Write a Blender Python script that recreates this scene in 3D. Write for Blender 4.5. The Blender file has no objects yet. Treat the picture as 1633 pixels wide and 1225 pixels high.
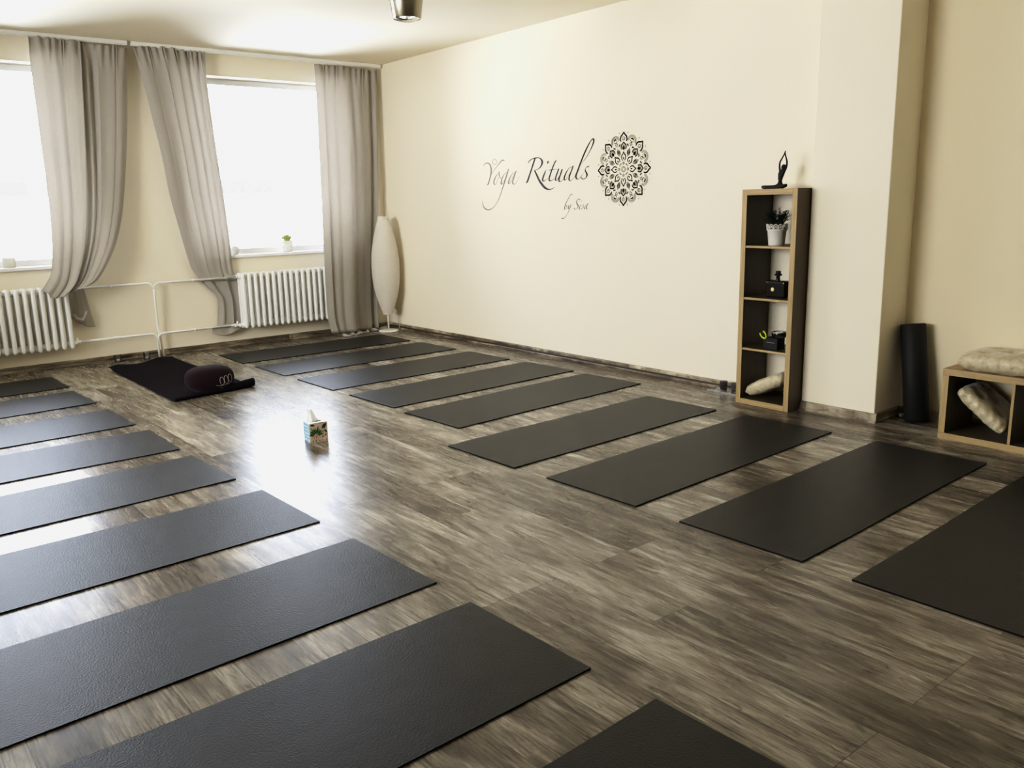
import bpy, bmesh, math, random
from mathutils import Vector, Matrix
random.seed(7)
PI = math.pi
scn = bpy.context.scene
COL = scn.collection

# ------------------------------------------------------------------ camera
F = 1354.56
CAM = Vector((-5.22559667, -8.71611713, 1.42667359))
RT = Vector((0.77301843, -0.63399132, -0.02230484))
UP = Vector((0.15010512, 0.14863378, 0.97743361))
FW = Vector((0.61636917, 0.75892226, -0.21006199))
cam_d = bpy.data.cameras.new('camera')
cam_d.sensor_width = 36.0
cam_d.lens = F / 1633 * 36
cam_d.clip_end = 500
cam = bpy.data.objects.new('camera', cam_d)
COL.objects.link(cam)
cam.matrix_world = Matrix.Translation(CAM) @ Matrix((RT, UP, -FW)).transposed().to_4x4()
scn.camera = cam

def at(px, py, ax, val):
    """real-world point on the plane axis[ax] = val, as surveyed from the photograph"""
    d = FW + RT * ((px - 816.5) / F) - UP * ((py - 612.5) / F)
    t = (val - CAM[ax]) / d[ax]
    return CAM + d * t

# ------------------------------------------------------------------ materials
def new_mat(name):
    m = bpy.data.materials.new(name)
    m.use_nodes = True
    nt = m.node_tree
    b = nt.nodes['Principled BSDF']
    return m, nt, b

def simple(name, col, rough=.5, metal=0., spec=.5, bump=0., bscale=60., var=0., **kw):
    m, nt, b = new_mat(name)
    b.inputs['Base Color'].default_value = (*col, 1)
    b.inputs['Roughness'].default_value = rough
    b.inputs['Metallic'].default_value = metal
    b.inputs['Specular IOR Level'].default_value = spec
    for k, v in kw.items():
        b.inputs[k.replace('_', ' ')].default_value = v
    tc = nt.nodes.new('ShaderNodeTexCoord')
    if bump or var:
        n = nt.nodes.new('ShaderNodeTexNoise')
        n.inputs['Scale'].default_value = bscale
        n.inputs['Detail'].default_value = 4
        nt.links.new(tc.outputs['Object'], n.inputs['Vector'])
    if bump:
        bp = nt.nodes.new('ShaderNodeBump')
        bp.inputs['Strength'].default_value = bump
        bp.inputs['Distance'].default_value = .01
        nt.links.new(n.outputs['Fac'], bp.inputs['Height'])
        nt.links.new(bp.outputs['Normal'], b.inputs['Normal'])
    if var:
        r = nt.nodes.new('ShaderNodeValToRGB')
        r.color_ramp.elements[0].position = .3
        r.color_ramp.elements[1].position = .7
        r.color_ramp.elements[0].color = (*[c * (1 - var) for c in col], 1)
        r.color_ramp.elements[1].color = (*[min(1, c * (1 + var)) for c in col], 1)
        nt.links.new(n.outputs['Fac'], r.inputs['Fac'])
        nt.links.new(r.outputs['Color'], b.inputs['Base Color'])
    return m

def plank_mat(name, gloss=.2, tint=(1, 1, 1), swap=True):
    """weathered grey-brown laminate planks, running along Y"""
    m, nt, b = new_mat(name)
    N, Lk = nt.nodes, nt.links
    tc = N.new('ShaderNodeTexCoord')
    sx = N.new('ShaderNodeSeparateXYZ'); Lk.new(tc.outputs['Object'], sx.inputs[0])
    cx = N.new('ShaderNodeCombineXYZ')
    ax = N.new('ShaderNodeMath'); ax.operation = 'ADD'; ax.inputs[1].default_value = 10.0 * .198 * 10 + .016
    if swap:
        Lk.new(sx.outputs['Y'], cx.inputs['X']); Lk.new(sx.outputs['X'], ax.inputs[0])
    else:
        Lk.new(sx.outputs['X'], cx.inputs['X']); Lk.new(sx.outputs['Z'], ax.inputs[0])
    Lk.new(ax.outputs[0], cx.inputs['Y'])
    br = N.new('ShaderNodeTexBrick')
    br.offset = .37; br.offset_frequency = 3; br.squash = 1
    br.inputs['Scale'].default_value = 1
    br.inputs['Brick Width'].default_value = 1.29
    br.inputs['Row Height'].default_value = .198
    br.inputs['Mortar Size'].default_value = .0015
    br.inputs['Mortar Smooth'].default_value = .2
    br.inputs['Color1'].default_value = (0, 0, 0, 1)
    br.inputs['Color2'].default_value = (1, 1, 1, 1)
    br.inputs['Mortar'].default_value = (.5, .5, .5, 1)
    Lk.new(cx.outputs[0], br.inputs['Vector'])
    sp = N.new('ShaderNodeMath'); sp.operation = 'MULTIPLY'; sp.inputs[1].default_value = 37.0
    Lk.new(br.outputs['Color'], sp.inputs[0])

    def noise(sl, sw, detail, rough, dist=0.):
        mp = N.new('ShaderNodeMapping'); mp.inputs['Scale'].default_value = (sl, sw, 1)
        Lk.new(cx.outputs[0], mp.inputs['Vector'])
        n = N.new('ShaderNodeTexNoise'); n.noise_dimensions = '4D'
        n.inputs['Scale'].default_value = 1
        n.inputs['Detail'].default_value = detail
        n.inputs['Roughness'].default_value = rough
        n.inputs['Distortion'].default_value = dist
        Lk.new(mp.outputs[0], n.inputs['Vector']); Lk.new(sp.outputs[0], n.inputs['W'])
        return n.outputs['Fac']
    broad = noise(1.9, 8, 6, .66, 1.0)
    streak = noise(3.0, 30, 7, .72, .6)
    fine = noise(5, 130, 4, .7, .25)
    knots = noise(5, 11, 3, .5, 2.2)

    def ramp(src, pts):
        r = N.new('ShaderNodeValToRGB')
        els = r.color_ramp.elements
        els[0].position, els[0].color = pts[0][0], (*pts[0][1], 1)
        els[1].position, els[1].color = pts[-1][0], (*pts[-1][1], 1)
        for p, c in pts[1:-1]:
            e = els.new(p); e.color = (*c, 1)
        Lk.new(src, r.inputs['Fac'])
        return r.outputs['Color']

    def mathn(op, a, c, val=None):
        q = N.new('ShaderNodeMath'); q.operation = op
        Lk.new(a, q.inputs[0])
        if val is None: Lk.new(c, q.inputs[1])
        else: q.inputs[1].default_value = val
        return q.outputs[0]
    a1 = mathn('MULTIPLY', broad, None, .50)
    a2 = mathn('MULTIPLY', streak, None, .38)
    a3 = mathn('MULTIPLY', fine, None, .12)
    s = mathn('ADD', mathn('ADD', a1, a2), a3)
    pv = mathn('MULTIPLY', mathn('SUBTRACT', br.outputs['Color'], None, .5), None, .10)
    s = mathn('ADD', s, pv)
    T = lambda c: tuple(x * t * .95 for x, t in zip(c, tint))
    base = ramp(s, [(.36, T((.034, .028, .021))), (.44, T((.100, .082, .062))), (.495, T((.180, .154, .120))),
                    (.545, T((.285, .255, .205))), (.63, T((.520, .490, .420)))])
    kn = ramp(knots, [(.0, (.35, .33, .30)), (.31, (.45, .42, .38)), (.37, (1, 1, 1)), (1, (1, 1, 1))])
    fl = ramp(fine, [(.0, (.30, .28, .26)), (.40, (.55, .52, .48)), (.50, (1, 1, 1)), (1, (1.0, 1.0, 1.0))])
    mx = N.new('ShaderNodeMix'); mx.data_type = 'RGBA'; mx.blend_type = 'MULTIPLY'; mx.inputs[0].default_value = .8
    Lk.new(base, mx.inputs[6]); Lk.new(kn, mx.inputs[7])
    mx1 = N.new('ShaderNodeMix'); mx1.data_type = 'RGBA'; mx1.blend_type = 'MULTIPLY'; mx1.inputs[0].default_value = .9
    Lk.new(mx.outputs[2], mx1.inputs[6]); Lk.new(fl, mx1.inputs[7])
    mx2 = N.new('ShaderNodeMix'); mx2.data_type = 'RGBA'
    Lk.new(br.outputs['Fac'], mx2.inputs[0]); Lk.new(mx1.outputs[2], mx2.inputs[6])
    mx2.inputs[7].default_value = (.055, .045, .035, 1)
    Lk.new(mx2.outputs[2], b.inputs['Base Color'])
    rr = N.new('ShaderNodeMapRange')
    Lk.new(streak, rr.inputs['Value'])
    rr.inputs['From Min'].default_value = .3; rr.inputs['From Max'].default_value = .7
    rr.inputs['To Min'].default_value = gloss + .05; rr.inputs['To Max'].default_value = gloss - .02
    Lk.new(rr.outputs[0], b.inputs['Roughness'])
    hh = mathn('SUBTRACT', mathn('MULTIPLY', fine, None, .25), br.outputs['Fac'])
    bp = N.new('ShaderNodeBump'); bp.inputs['Strength'].default_value = .10; bp.inputs['Distance'].default_value = .001
    Lk.new(hh, bp.inputs['Height']); Lk.new(bp.outputs['Normal'], b.inputs['Normal'])
    b.inputs['Specular IOR Level'].default_value = .5
    return m

def oak_mat(name, axis, k=1., sat=1.):
    """light oak-effect board with fine grain along the axis"""
    m, nt, b = new_mat(name)
    N, Lk = nt.nodes, nt.links
    tc = N.new('ShaderNodeTexCoord')
    mp = N.new('ShaderNodeMapping')
    sc = [90, 90, 90]; sc[axis] = 5
    mp.inputs['Scale'].default_value = sc
    Lk.new(tc.outputs['Object'], mp.inputs['Vector'])
    n = N.new('ShaderNodeTexNoise'); n.inputs['Scale'].default_value = 1; n.inputs['Detail'].default_value = 5
    n.inputs['Roughness'].default_value = .65
    Lk.new(mp.outputs[0], n.inputs['Vector'])
    r = N.new('ShaderNodeValToRGB')
    r.color_ramp.elements[0].position = .3; r.color_ramp.elements[0].color = (.31 * k, .212 * k, .095 * k, 1)
    r.color_ramp.elements[1].position = .7; r.color_ramp.elements[1].color = (.47 * k, .348 * k, .178 * k, 1)
    Lk.new(n.outputs['Fac'], r.inputs['Fac']); Lk.new(r.outputs['Color'], b.inputs['Base Color'])
    b.inputs['Roughness'].default_value = .5
    return m

def cloth_mat(name, col, trans=.35, weave=900, sheen=.2, vr=.15):
    m, nt, b = new_mat(name)
    N, Lk = nt.nodes, nt.links
    tc = N.new('ShaderNodeTexCoord')
    n = N.new('ShaderNodeTexNoise'); n.inputs['Scale'].default_value = weave * .3; n.inputs['Detail'].default_value = 2
    Lk.new(tc.outputs['Object'], n.inputs['Vector'])
    r = N.new('ShaderNodeValToRGB')
    r.color_ramp.elements[0].position = .3; r.color_ramp.elements[0].color = (*[c * (1 - vr) for c in col], 1)
    r.color_ramp.elements[1].position = .7; r.color_ramp.elements[1].color = (*[min(1, c * (1 + vr * .7)) for c in col], 1)
    Lk.new(n.outputs['Fac'], r.inputs['Fac']); Lk.new(r.outputs['Color'], b.inputs['Base Color'])
    b.inputs['Roughness'].default_value = .9
    b.inputs['Specular IOR Level'].default_value = .1
    b.inputs['Sheen Weight'].default_value = sheen
    if trans:
        t = N.new('ShaderNodeBsdfTranslucent')
        t.inputs['Color'].default_value = (*[min(1, c * 1.2) for c in col], 1)
        ms = N.new('ShaderNodeMixShader'); ms.inputs[0].default_value = trans
        Lk.new(b.outputs[0], ms.inputs[1]); Lk.new(t.outputs[0], ms.inputs[2])
        Lk.new(ms.outputs[0], N['Material Output'].inputs['Surface'])
    return m

def pane_mat(name, tint=(.97, .98, 1.0), ior=1.45, rg=.02):
    m, nt, b = new_mat(name)
    N, Lk = nt.nodes, nt.links
    N.remove(b)
    tr = N.new('ShaderNodeBsdfTransparent'); tr.inputs[0].default_value = (*tint, 1)
    gl = N.new('ShaderNodeBsdfGlossy'); gl.inputs['Roughness'].default_value = rg
    fr = N.new('ShaderNodeFresnel'); fr.inputs['IOR'].default_value = ior
    ms = N.new('ShaderNodeMixShader')
    Lk.new(fr.outputs[0], ms.inputs[0]); Lk.new(tr.outputs[0], ms.inputs[1]); Lk.new(gl.outputs[0], ms.inputs[2])
    Lk.new(ms.outputs[0], N['Material Output'].inputs['Surface'])
    return m

M = {}
M['wall_a'] = simple('shade_tinted_cream_wall', (.76, .69, .52), .85, spec=.1, bump=.06, bscale=110)  # cream wall colour darkened and yellowed to carry the alcove's shade
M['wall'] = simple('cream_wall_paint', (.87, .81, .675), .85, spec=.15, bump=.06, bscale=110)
M['ceil'] = simple('ceiling_paint', (.92, .85, .685), .9, spec=.1, bump=.03, bscale=90)
M['white'] = simple('white_gloss_paint', (.88, .88, .86), .32)
M['frame'] = simple('white_window_plastic', (.9, .9, .9), .3)
M['floor'] = plank_mat('weathered_plank_laminate', .26)
M['skirt_y'] = plank_mat('plank_skirting_along_y', .4, (1.35, 1.3, 1.2))
M['skirt_x'] = plank_mat('plank_skirting_along_x', .4, (1.2, 1.15, 1.05), swap=False)
M['oak_z'] = oak_mat('oak_board_upright', 2)
M['oak_y'] = oak_mat('oak_board_level', 1)
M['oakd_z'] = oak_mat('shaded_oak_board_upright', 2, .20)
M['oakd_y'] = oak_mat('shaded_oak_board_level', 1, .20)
M['curtain'] = cloth_mat('beige_curtain_cloth', (.56, .53, .485), .34)
M['purple'] = cloth_mat('purple_foam', (.009, .006, .010), 0, 400, .0)
M['plum'] = cloth_mat('plum_cushion_cloth', (.014, .005, .0085), 0, 500, .06)
M['thread'] = simple('grey_thread', (.42, .38, .36), .6, bump=.1)
M['black'] = simple('satin_black', (.008, .009, .009), .6, spec=.3, bump=.02)
M['blackgloss'] = simple('gloss_black_ceramic', (.008, .008, .009), .15, bump=.01)
M['vinyl'] = simple('black_satin_vinyl', (.006, .005, .004), .42, spec=.25, bump=.02, bscale=30)
M['vinylglare'] = simple('black_vinyl_painted_reflection', (.17, .13, .085), .4, spec=.4, bump=.02)  # window reflection on black vinyl, painted in as a taupe colour
M['vinylmatt'] = simple('black_matt_vinyl', (.006, .0055, .005), .7, spec=.08, bump=.02)
M['steel'] = simple('brushed_steel', (.33, .30, .24), .28, metal=1., bump=.02, bscale=200)
M['chrome'] = simple('polished_reflector', (.8, .8, .8), .12, metal=1., bump=.01)
M['gold'] = simple('gold_foil', (.75, .55, .28), .35, metal=1., bump=.03)
M['neon'] = simple('neon_yellow_plastic', (.58, .72, .03), .4, bump=.02)
M['soil'] = simple('dark_soil', (.02, .015, .01), .95, bump=.5)
M['leafdark'] = simple('dark_green_leaf', (.010, .022, .010), .5, var=.4, bscale=40)
M['leaflight'] = simple('glare_paled_leaf', (.80, .85, .45), .5, var=.2, bscale=40)  # leaf green paled to carry the window glare
M['pot'] = simple('white_pot_enamel', (.80, .78, .72), .4, bump=.01)
M['paper'] = cloth_mat('white_rice_paper', (.82, .79, .73), .30, 200, 0, .03)
M['silver_tray'] = simple('silver_tray', (.62, .62, .62), .3, metal=1., bump=.02)

M['smoke'] = simple('smoked_glass', (.30, .27, .26), .05, Transmission_Weight=.9, IOR=1.47)
M['wax'] = simple('dark_wax', (.03, .018, .015), .6)
M['waxwhite'] = simple('white_wax', (.75, .72, .66), .5)
M['pane'] = pane_mat('window_glass')
M['glass'] = pane_mat('cut_glass', (.95, .96, .96), 1.6, .12)
M['tissue'] = cloth_mat('white_tissue', (.80, .80, .76), .4, 300, 0)
M['card_white'] = simple('white_card', (.88, .88, .88), .6)
M['card_pink'] = simple('pale_pink_card', (.70, .59, .48), .6, var=.10, bscale=30)
M['print_green'] = simple('green_print', (.08, .26, .07), .6, var=.5, bscale=90)
M['print_dark'] = simple('dark_green_print', (.012, .035, .025), .6)
M['print_red'] = simple('rust_print', (.33, .10, .08), .6)
M['cord'] = simple('white_cord', (.75, .72, .65), .5)
M['dark'] = simple('black_rubber_and_shade', (.004, .004, .004), .9, spec=.1)

# blue patterned side of the tissue box
m, nt, b = new_mat('blue_grid_card')
tc = nt.nodes.new('ShaderNodeTexCoord'); vo = nt.nodes.new('ShaderNodeTexVoronoi'); vo.inputs['Scale'].default_value = 48
vo.inputs['Randomness'].default_value = .25
rp = nt.nodes.new('ShaderNodeValToRGB'); rp.color_ramp.elements[0].position = .30; rp.color_ramp.elements[1].position = .55
rp.color_ramp.elements[0].color = (.10, .20, .30, 1); rp.color_ramp.elements[1].color = (.45, .58, .66, 1)
nt.links.new(tc.outputs['Object'], vo.inputs['Vector']); nt.links.new(vo.outputs['Distance'], rp.inputs['Fac'])
nt.links.new(rp.outputs['Color'], b.inputs['Base Color']); b.inputs['Roughness'].default_value = .6
M['card_blue'] = m

# yoga mat rubber
m, nt, b = new_mat('charcoal_mat_rubber')
N, Lk = nt.nodes, nt.links
tc = N.new('ShaderNodeTexCoord')
n1 = N.new('ShaderNodeTexNoise'); n1.inputs['Scale'].default_value = 150; n1.inputs['Detail'].default_value = 2
n2 = N.new('ShaderNodeTexNoise'); n2.inputs['Scale'].default_value = 2.2; n2.inputs['Detail'].default_value = 4
mp = N.new('ShaderNodeMapping'); mp.inputs['Scale'].default_value = (1, 5, 1)
Lk.new(tc.outputs['Object'], n1.inputs['Vector']); Lk.new(tc.outputs['Object'], mp.inputs['Vector']); Lk.new(mp.outputs[0], n2.inputs['Vector'])
rp = N.new('ShaderNodeValToRGB')
rp.color_ramp.elements[0].position = .35; rp.color_ramp.elements[0].color = (.0055, .0055, .005, 1)
rp.color_ramp.elements[1].position = .70; rp.color_ramp.elements[1].color = (.010, .0099, .009, 1)
Lk.new(n2.outputs['Fac'], rp.inputs['Fac']); Lk.new(rp.outputs['Color'], b.inputs['Base Color'])
bp = N.new('ShaderNodeBump'); bp.inputs['Strength'].default_value = .55; bp.inputs['Distance'].default_value = .003
Lk.new(n1.outputs['Fac'], bp.inputs['Height']); Lk.new(bp.outputs['Normal'], b.inputs['Normal'])
b.inputs['Roughness'].default_value = .42
b.inputs['Specular IOR Level'].default_value = .43
M['mat'] = m

# satin cushion
m, nt, b = new_mat('gold_satin_cloth')
N, Lk = nt.nodes, nt.links
tc = N.new('ShaderNodeTexCoord')
n1 = N.new('ShaderNodeTexNoise'); n1.inputs['Scale'].default_value = 26; n1.inputs['Detail'].default_value = 4; n1.inputs['Distortion'].default_value = 1.
Lk.new(tc.outputs['Object'], n1.inputs['Vector'])
rp = N.new('ShaderNodeValToRGB')
rp.color_ramp.elements[0].position = .3; rp.color_ramp.elements[0].color = (.40, .34, .21, 1)
rp.color_ramp.elements[1].position = .7; rp.color_ramp.elements[1].color = (.60, .53, .37, 1)
Lk.new(n1.outputs['Fac'], rp.inputs['Fac']); Lk.new(rp.outputs['Color'], b.inputs['Base Color'])
bp = N.new('ShaderNodeBump'); bp.inputs['Strength'].default_value = .6; bp.inputs['Distance'].default_value = .006
Lk.new(n1.outputs['Fac'], bp.inputs['Height']); Lk.new(bp.outputs['Normal'], b.inputs['Normal'])
b.inputs['Roughness'].default_value = .42; b.inputs['Sheen Weight'].default_value = .3
M['satin'] = m

# ------------------------------------------------------------------ mesh helpers
def link(name, bm, mats, parent=None, smooth=False, bevel=0., loc=None, subsurf=0):
    me = bpy.data.meshes.new(name)
    bmesh.ops.recalc_face_normals(bm, faces=bm.faces)
    bm.to_mesh(me); bm.free()
    if not isinstance(mats, (list, tuple)): mats = [mats]
    for mm in mats: me.materials.append(mm)
    if smooth:
        for p in me.polygons: p.use_smooth = True
    o = bpy.data.objects.new(name, me)
    COL.objects.link(o)
    if loc is not None: o.location = loc
    if parent is not None: o.parent = parent
    if bevel:
        md = o.modifiers.new('bevel', 'BEVEL'); md.width = bevel; md.segments = 2; md.limit_method = 'ANGLE'
    if subsurf:
        md = o.modifiers.new('sub', 'SUBSURF'); md.levels = subsurf; md.render_levels = subsurf
    return o

def tag(o, label, cat, group=None):
    o['label'] = label; o['category'] = cat
    if group: o['group'] = group
    return o

def struct(o):
    o['kind'] = 'structure'; return o

def thing(name, label, cat, loc=(0, 0, 0), rz=0., group=None):
    o = bpy.data.objects.new(name, None); COL.objects.link(o)
    o.empty_display_size = .1
    o.location = loc; o.rotation_euler = (0, 0, rz)
    return tag(o, label, cat, group)

def dup(root, loc=None, label=None):
    r = root.copy(); COL.objects.link(r)
    if loc is not None: r.location = loc
    if label: r['label'] = label
    for ch in list(root.children):
        c = ch.copy(); COL.objects.link(c); c.parent = r
        for g in list(ch.children):
            d = g.copy(); COL.objects.link(d); d.parent = c
    return r

def box(bm, x0, x1, y0, y1, z0, z1, mi=0):
    vs = [bm.verts.new(p) for p in ((x0, y0, z0), (x1, y0, z0), (x1, y1, z0), (x0, y1, z0),
                                    (x0, y0, z1), (x1, y0, z1), (x1, y1, z1), (x0, y1, z1))]
    for f in ((0, 3, 2, 1), (4, 5, 6, 7), (0, 1, 5, 4), (1, 2, 6, 5), (2, 3, 7, 6), (3, 0, 4, 7)):
        bm.faces.new([vs[i] for i in f]).material_index = mi

def lathe(bm, prof, seg=32, cx=0., cy=0., cap=True, mi=0):
    rings = []
    for r, z in prof:
        rings.append([bm.verts.new((cx + r * math.cos(2 * PI * k / seg), cy + r * math.sin(2 * PI * k / seg), z)) for k in range(seg)])
    for a, c in zip(rings, rings[1:]):
        for k in range(seg):
            bm.faces.new((a[k], a[(k + 1) % seg], c[(k + 1) % seg], c[k])).material_index = mi
    if cap:
        bm.faces.new(rings[0][::-1]).material_index = mi
        bm.faces.new(rings[-1]).material_index = mi

def tube(bm, pts, rad, seg=10, closed=False, mi=0):
    pts = [Vector(p) for p in pts]
    n = len(pts)
    rr = rad if isinstance(rad, (list, tuple)) else [rad] * n
    rings = []
    prev = None
    for i, p in enumerate(pts):
        a = pts[(i - 1) % n] if (closed or i > 0) else p
        c = pts[(i + 1) % n] if (closed or i < n - 1) else p
        t = (c - a).normalized()
        if prev is None:
            u = t.cross(Vector((0, 0, 1)))
            if u.length < .1: u = t.cross(Vector((1, 0, 0)))
            u.normalize()
        else:
            u = prev - t * prev.dot(t); u.normalize()
        prev = u
        w = t.cross(u)
        rings.append([bm.verts.new(p + (u * math.cos(2 * PI * k / seg) + w * math.sin(2 * PI * k / seg)) * rr[i]) for k in range(seg)])
    m_ = n if closed else n - 1
    for i in range(m_):
        a, c = rings[i], rings[(i + 1) % n]
        for k in range(seg):
            bm.faces.new((a[k], a[(k + 1) % seg], c[(k + 1) % seg], c[k])).material_index = mi
    if not closed:
        bm.faces.new(rings[0][::-1]).material_index = mi
        bm.faces.new(rings[-1]).material_index = mi

def catmull(pts, sub=6):
    """smooth polyline through points of any dimension"""
    out = []
    P = [tuple(p) for p in pts]
    n = len(P)
    for i in range(n - 1):
        p0 = P[max(i - 1, 0)]; p1 = P[i]; p2 = P[i + 1]; p3 = P[min(i + 2, n - 1)]
        for s in range(sub):
            t = s / sub
            out.append(tuple(.5 * ((2 * b_) + (-a_ + c_) * t + (2 * a_ - 5 * b_ + 4 * c_ - d_) * t * t + (-a_ + 3 * b_ - 3 * c_ + d_) * t ** 3)
                             for a_, b_, c_, d_ in zip(p0, p1, p2, p3)))
    out.append(P[-1])
    return out

def sphere(bm, c, r, sz=(1, 1, 1), seg=16, rings=10, mi=0):
    res = bmesh.ops.create_uvsphere(bm, u_segments=seg, v_segments=rings, radius=r,
                                    matrix=Matrix.Translation(c) @ Matrix.Diagonal((*sz, 1)))
    for v in res['verts']:
        for f in v.link_faces: f.material_index = mi

# ------------------------------------------------------------------ room shell
H = 2.942
XL, YB = -7.4, -10.3          # far side wall and wall behind the photographer
AX = .162                      # alcove wall plane
PY0, PY1 = -5.592, -6.1115     # pillar extent along Y
PX = -.1563
bm = bmesh.new(); box(bm, XL - .3, .5, YB - .3, .45, -.2, 0)
struct(link('floor', bm, M['floor']))
bm = bmesh.new(); box(bm, XL - .3, .5, YB - .3, .45, H, H + .2)
struct(link('ceiling', bm, M['ceil']))

SILL, HEAD = .945, 2.712
WINS = [(-2.25, -.40), (-5.15, -3.19), (-7.25, -5.75)]
bm = bmesh.new()
box(bm, XL - .3, .5, 0, .42, 0, SILL)
box(bm, XL - .3, .5, 0, .42, HEAD, H)
xs = [.5] + [v for w in WINS for v in (w[1], w[0])] + [XL - .3]
for i in range(0, len(xs), 2):
    box(bm, xs[i + 1], xs[i], 0, .42, SILL, HEAD)
struct(link('wall_back', bm, M['wall']))
bm = bmesh.new()
box(bm, 0, .5, PY0 - .0, 0, 0, H)
struct(link('wall_right', bm, M['wall'], bevel=.0))
bm = bmesh.new(); box(bm, PX, .5, PY1, PY0, 0, H)
struct(link('wall_pillar', bm, M['wall'], bevel=.006))
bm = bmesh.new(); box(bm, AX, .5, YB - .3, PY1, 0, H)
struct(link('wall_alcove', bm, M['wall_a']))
FILL_WIN = [(-5.4, -2.6)]  # unseen window, added to light the lettered wall and curtains
bm = bmesh.new()
box(bm, XL - .3, XL, YB - .3, 0, 0, SILL); box(bm, XL - .3, XL, YB - .3, 0, HEAD, H)
ys = [0] + [v for w_ in FILL_WIN for v in (w_[1], w_[0])] + [YB - .3]
for i in range(0, len(ys), 2): box(bm, XL - .3, XL, ys[i + 1], ys[i], SILL, HEAD)
struct(link('wall_left', bm, M['wall']))
bm = bmesh.new(); box(bm, XL, AX, YB - .3, YB, 0, H)
struct(link('wall_front', bm, M['wall']))

def skirting(name, a, c, mat):
    """a, c: floor points along the wall face; built on the room side (left of a->c)"""
    a = Vector((*a, 0)); c = Vector((*c, 0)); t = (c - a).normalized(); n = Vector((-t.y, t.x, 0))
    prof = [(0, 0), (.021, 0), (.021, .010), (.015, .019), (.013, .050), (.008, .058), (0, .060)]
    bm = bmesh.new(); ra = []; rc = []
    for d, z in prof:
        ra.append(bm.verts.new(a + n * d + Vector((0, 0, z)))); rc.append(bm.verts.new(c + n * d + Vector((0, 0, z))))
    for i in range(len(prof) - 1):
        bm.faces.new((ra[i], rc[i], rc[i + 1], ra[i + 1]))
    bm.faces.new(ra); bm.faces.new(rc[::-1])
    return struct(link(name, bm, mat))
e = .0005
seam = at(855.6, 562, 0, 0).y
skirting('baseboard_back', (-e, -e), (XL + e, -e), M['skirt_x'])
# right wall: two lengths with a dark butt joint between them
def sk_right(y0, y1, nm): return skirting(nm, (-e, y1), (-e, y0), M['skirt_y'])
sk_right(-e, seam + .0025, 'baseboard_right'); sk_right(seam - .0025, PY0, 'baseboard_right')
skirting('baseboard_pillar', (PX - e, PY1 - .02), (PX - e, PY0), M['skirt_y'])
skirting('baseboard_pillar', (AX, PY1 - e), (PX - .0, PY1 - e), M['skirt_x'])
skirting('baseboard_alcove', (AX - e, YB), (AX - e, PY1 - .02), M['skirt_y'])

# windows
for i, (x0, x1) in enumerate(WINS):
    bm = bmesh.new(); y0, y1 = .22, .28; t = .055
    box(bm, x0, x1, y0, y1, SILL, SILL + t); box(bm, x0, x1, y0, y1, HEAD - t, HEAD)
    box(bm, x0, x0 + t, y0, y1, SILL + t, HEAD - t); box(bm, x1 - t, x1, y0, y1, SILL + t, HEAD - t)
    w = struct(link('window_%d' % (i + 1), bm, M['frame'], bevel=.006))
    bm = bmesh.new(); box(bm, x0 + t * .8, x1 - t * .8, .245, .249, SILL + t * .8, HEAD - t * .8)
    link('pane', bm, M['pane'], w)
    bm = bmesh.new(); box(bm, x0 + .0, x1 - .0, -.028, .219, SILL - .028, SILL + .002)
    link('window_sill', bm, M['frame'], w, bevel=.006)

for i, (y0, y1) in enumerate(FILL_WIN):  # frame, pane and sill of the added fill window
    bm = bmesh.new(); x0, x1 = XL - .26, XL - .20; t = .055
    box(bm, x0, x1, y0, y1, SILL, SILL + t); box(bm, x0, x1, y0, y1, HEAD - t, HEAD)
    box(bm, x0, x1, y0, y0 + t, SILL + t, HEAD - t); box(bm, x0, x1, y1 - t, y1, SILL + t, HEAD - t)
    w = struct(link('window_%d' % (i + 4), bm, M['frame'], bevel=.006))
    bm = bmesh.new(); box(bm, x0 + .025, x0 + .029, y0 + t * .8, y1 - t * .8, SILL + t * .8, HEAD - t * .8)
    link('pane', bm, M['pane'], w)
    bm = bmesh.new(); box(bm, XL - .199, XL + .028, y0, y1, SILL - .028, SILL + .002)
    link('window_sill', bm, M['frame'], w, bevel=.006)

# ------------------------------------------------------------------ curtain rails
for (xa, xb, lab) in ((-4.95, at(201, 60, 1, -.12).x, 'white ceiling rail carrying the curtain left of the bare wall'),
                      (at(207, 61, 1, -.12).x, -.03, 'white ceiling curtain rail over the window beside the corner')):
    t = thing('curtain_rail', lab, 'curtain rail', ((xa + xb) / 2, -.12, H - .035), group='white ceiling curtain rails')
    L2 = (xb - xa) / 2
    bm = bmesh.new(); box(bm, -L2, L2, -.03, .03, 0, .034); link('track', bm, M['white'], t, bevel=.008)
    bm = bmesh.new(); box(bm, -L2, L2, -.012, .012, -.006, .0); link('runner_slot', bm, M['white'], t)

# ------------------------------------------------------------------ curtains
def resample(pts, v):
    """evaluate smooth polyline at 0..1 by arc length"""
    C = catmull(pts, 8)
    ls = [0]
    for a, c in zip(C, C[1:]): ls.append(ls[-1] + math.dist(a, c))
    s = v * ls[-1]
    for i in range(len(ls) - 1):
        if ls[i + 1] >= s:
            k = (s - ls[i]) / max(1e-9, ls[i + 1] - ls[i])
            return tuple(x + (y - x) * k for x, y in zip(C[i], C[i + 1]))
    return C[-1]

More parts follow.
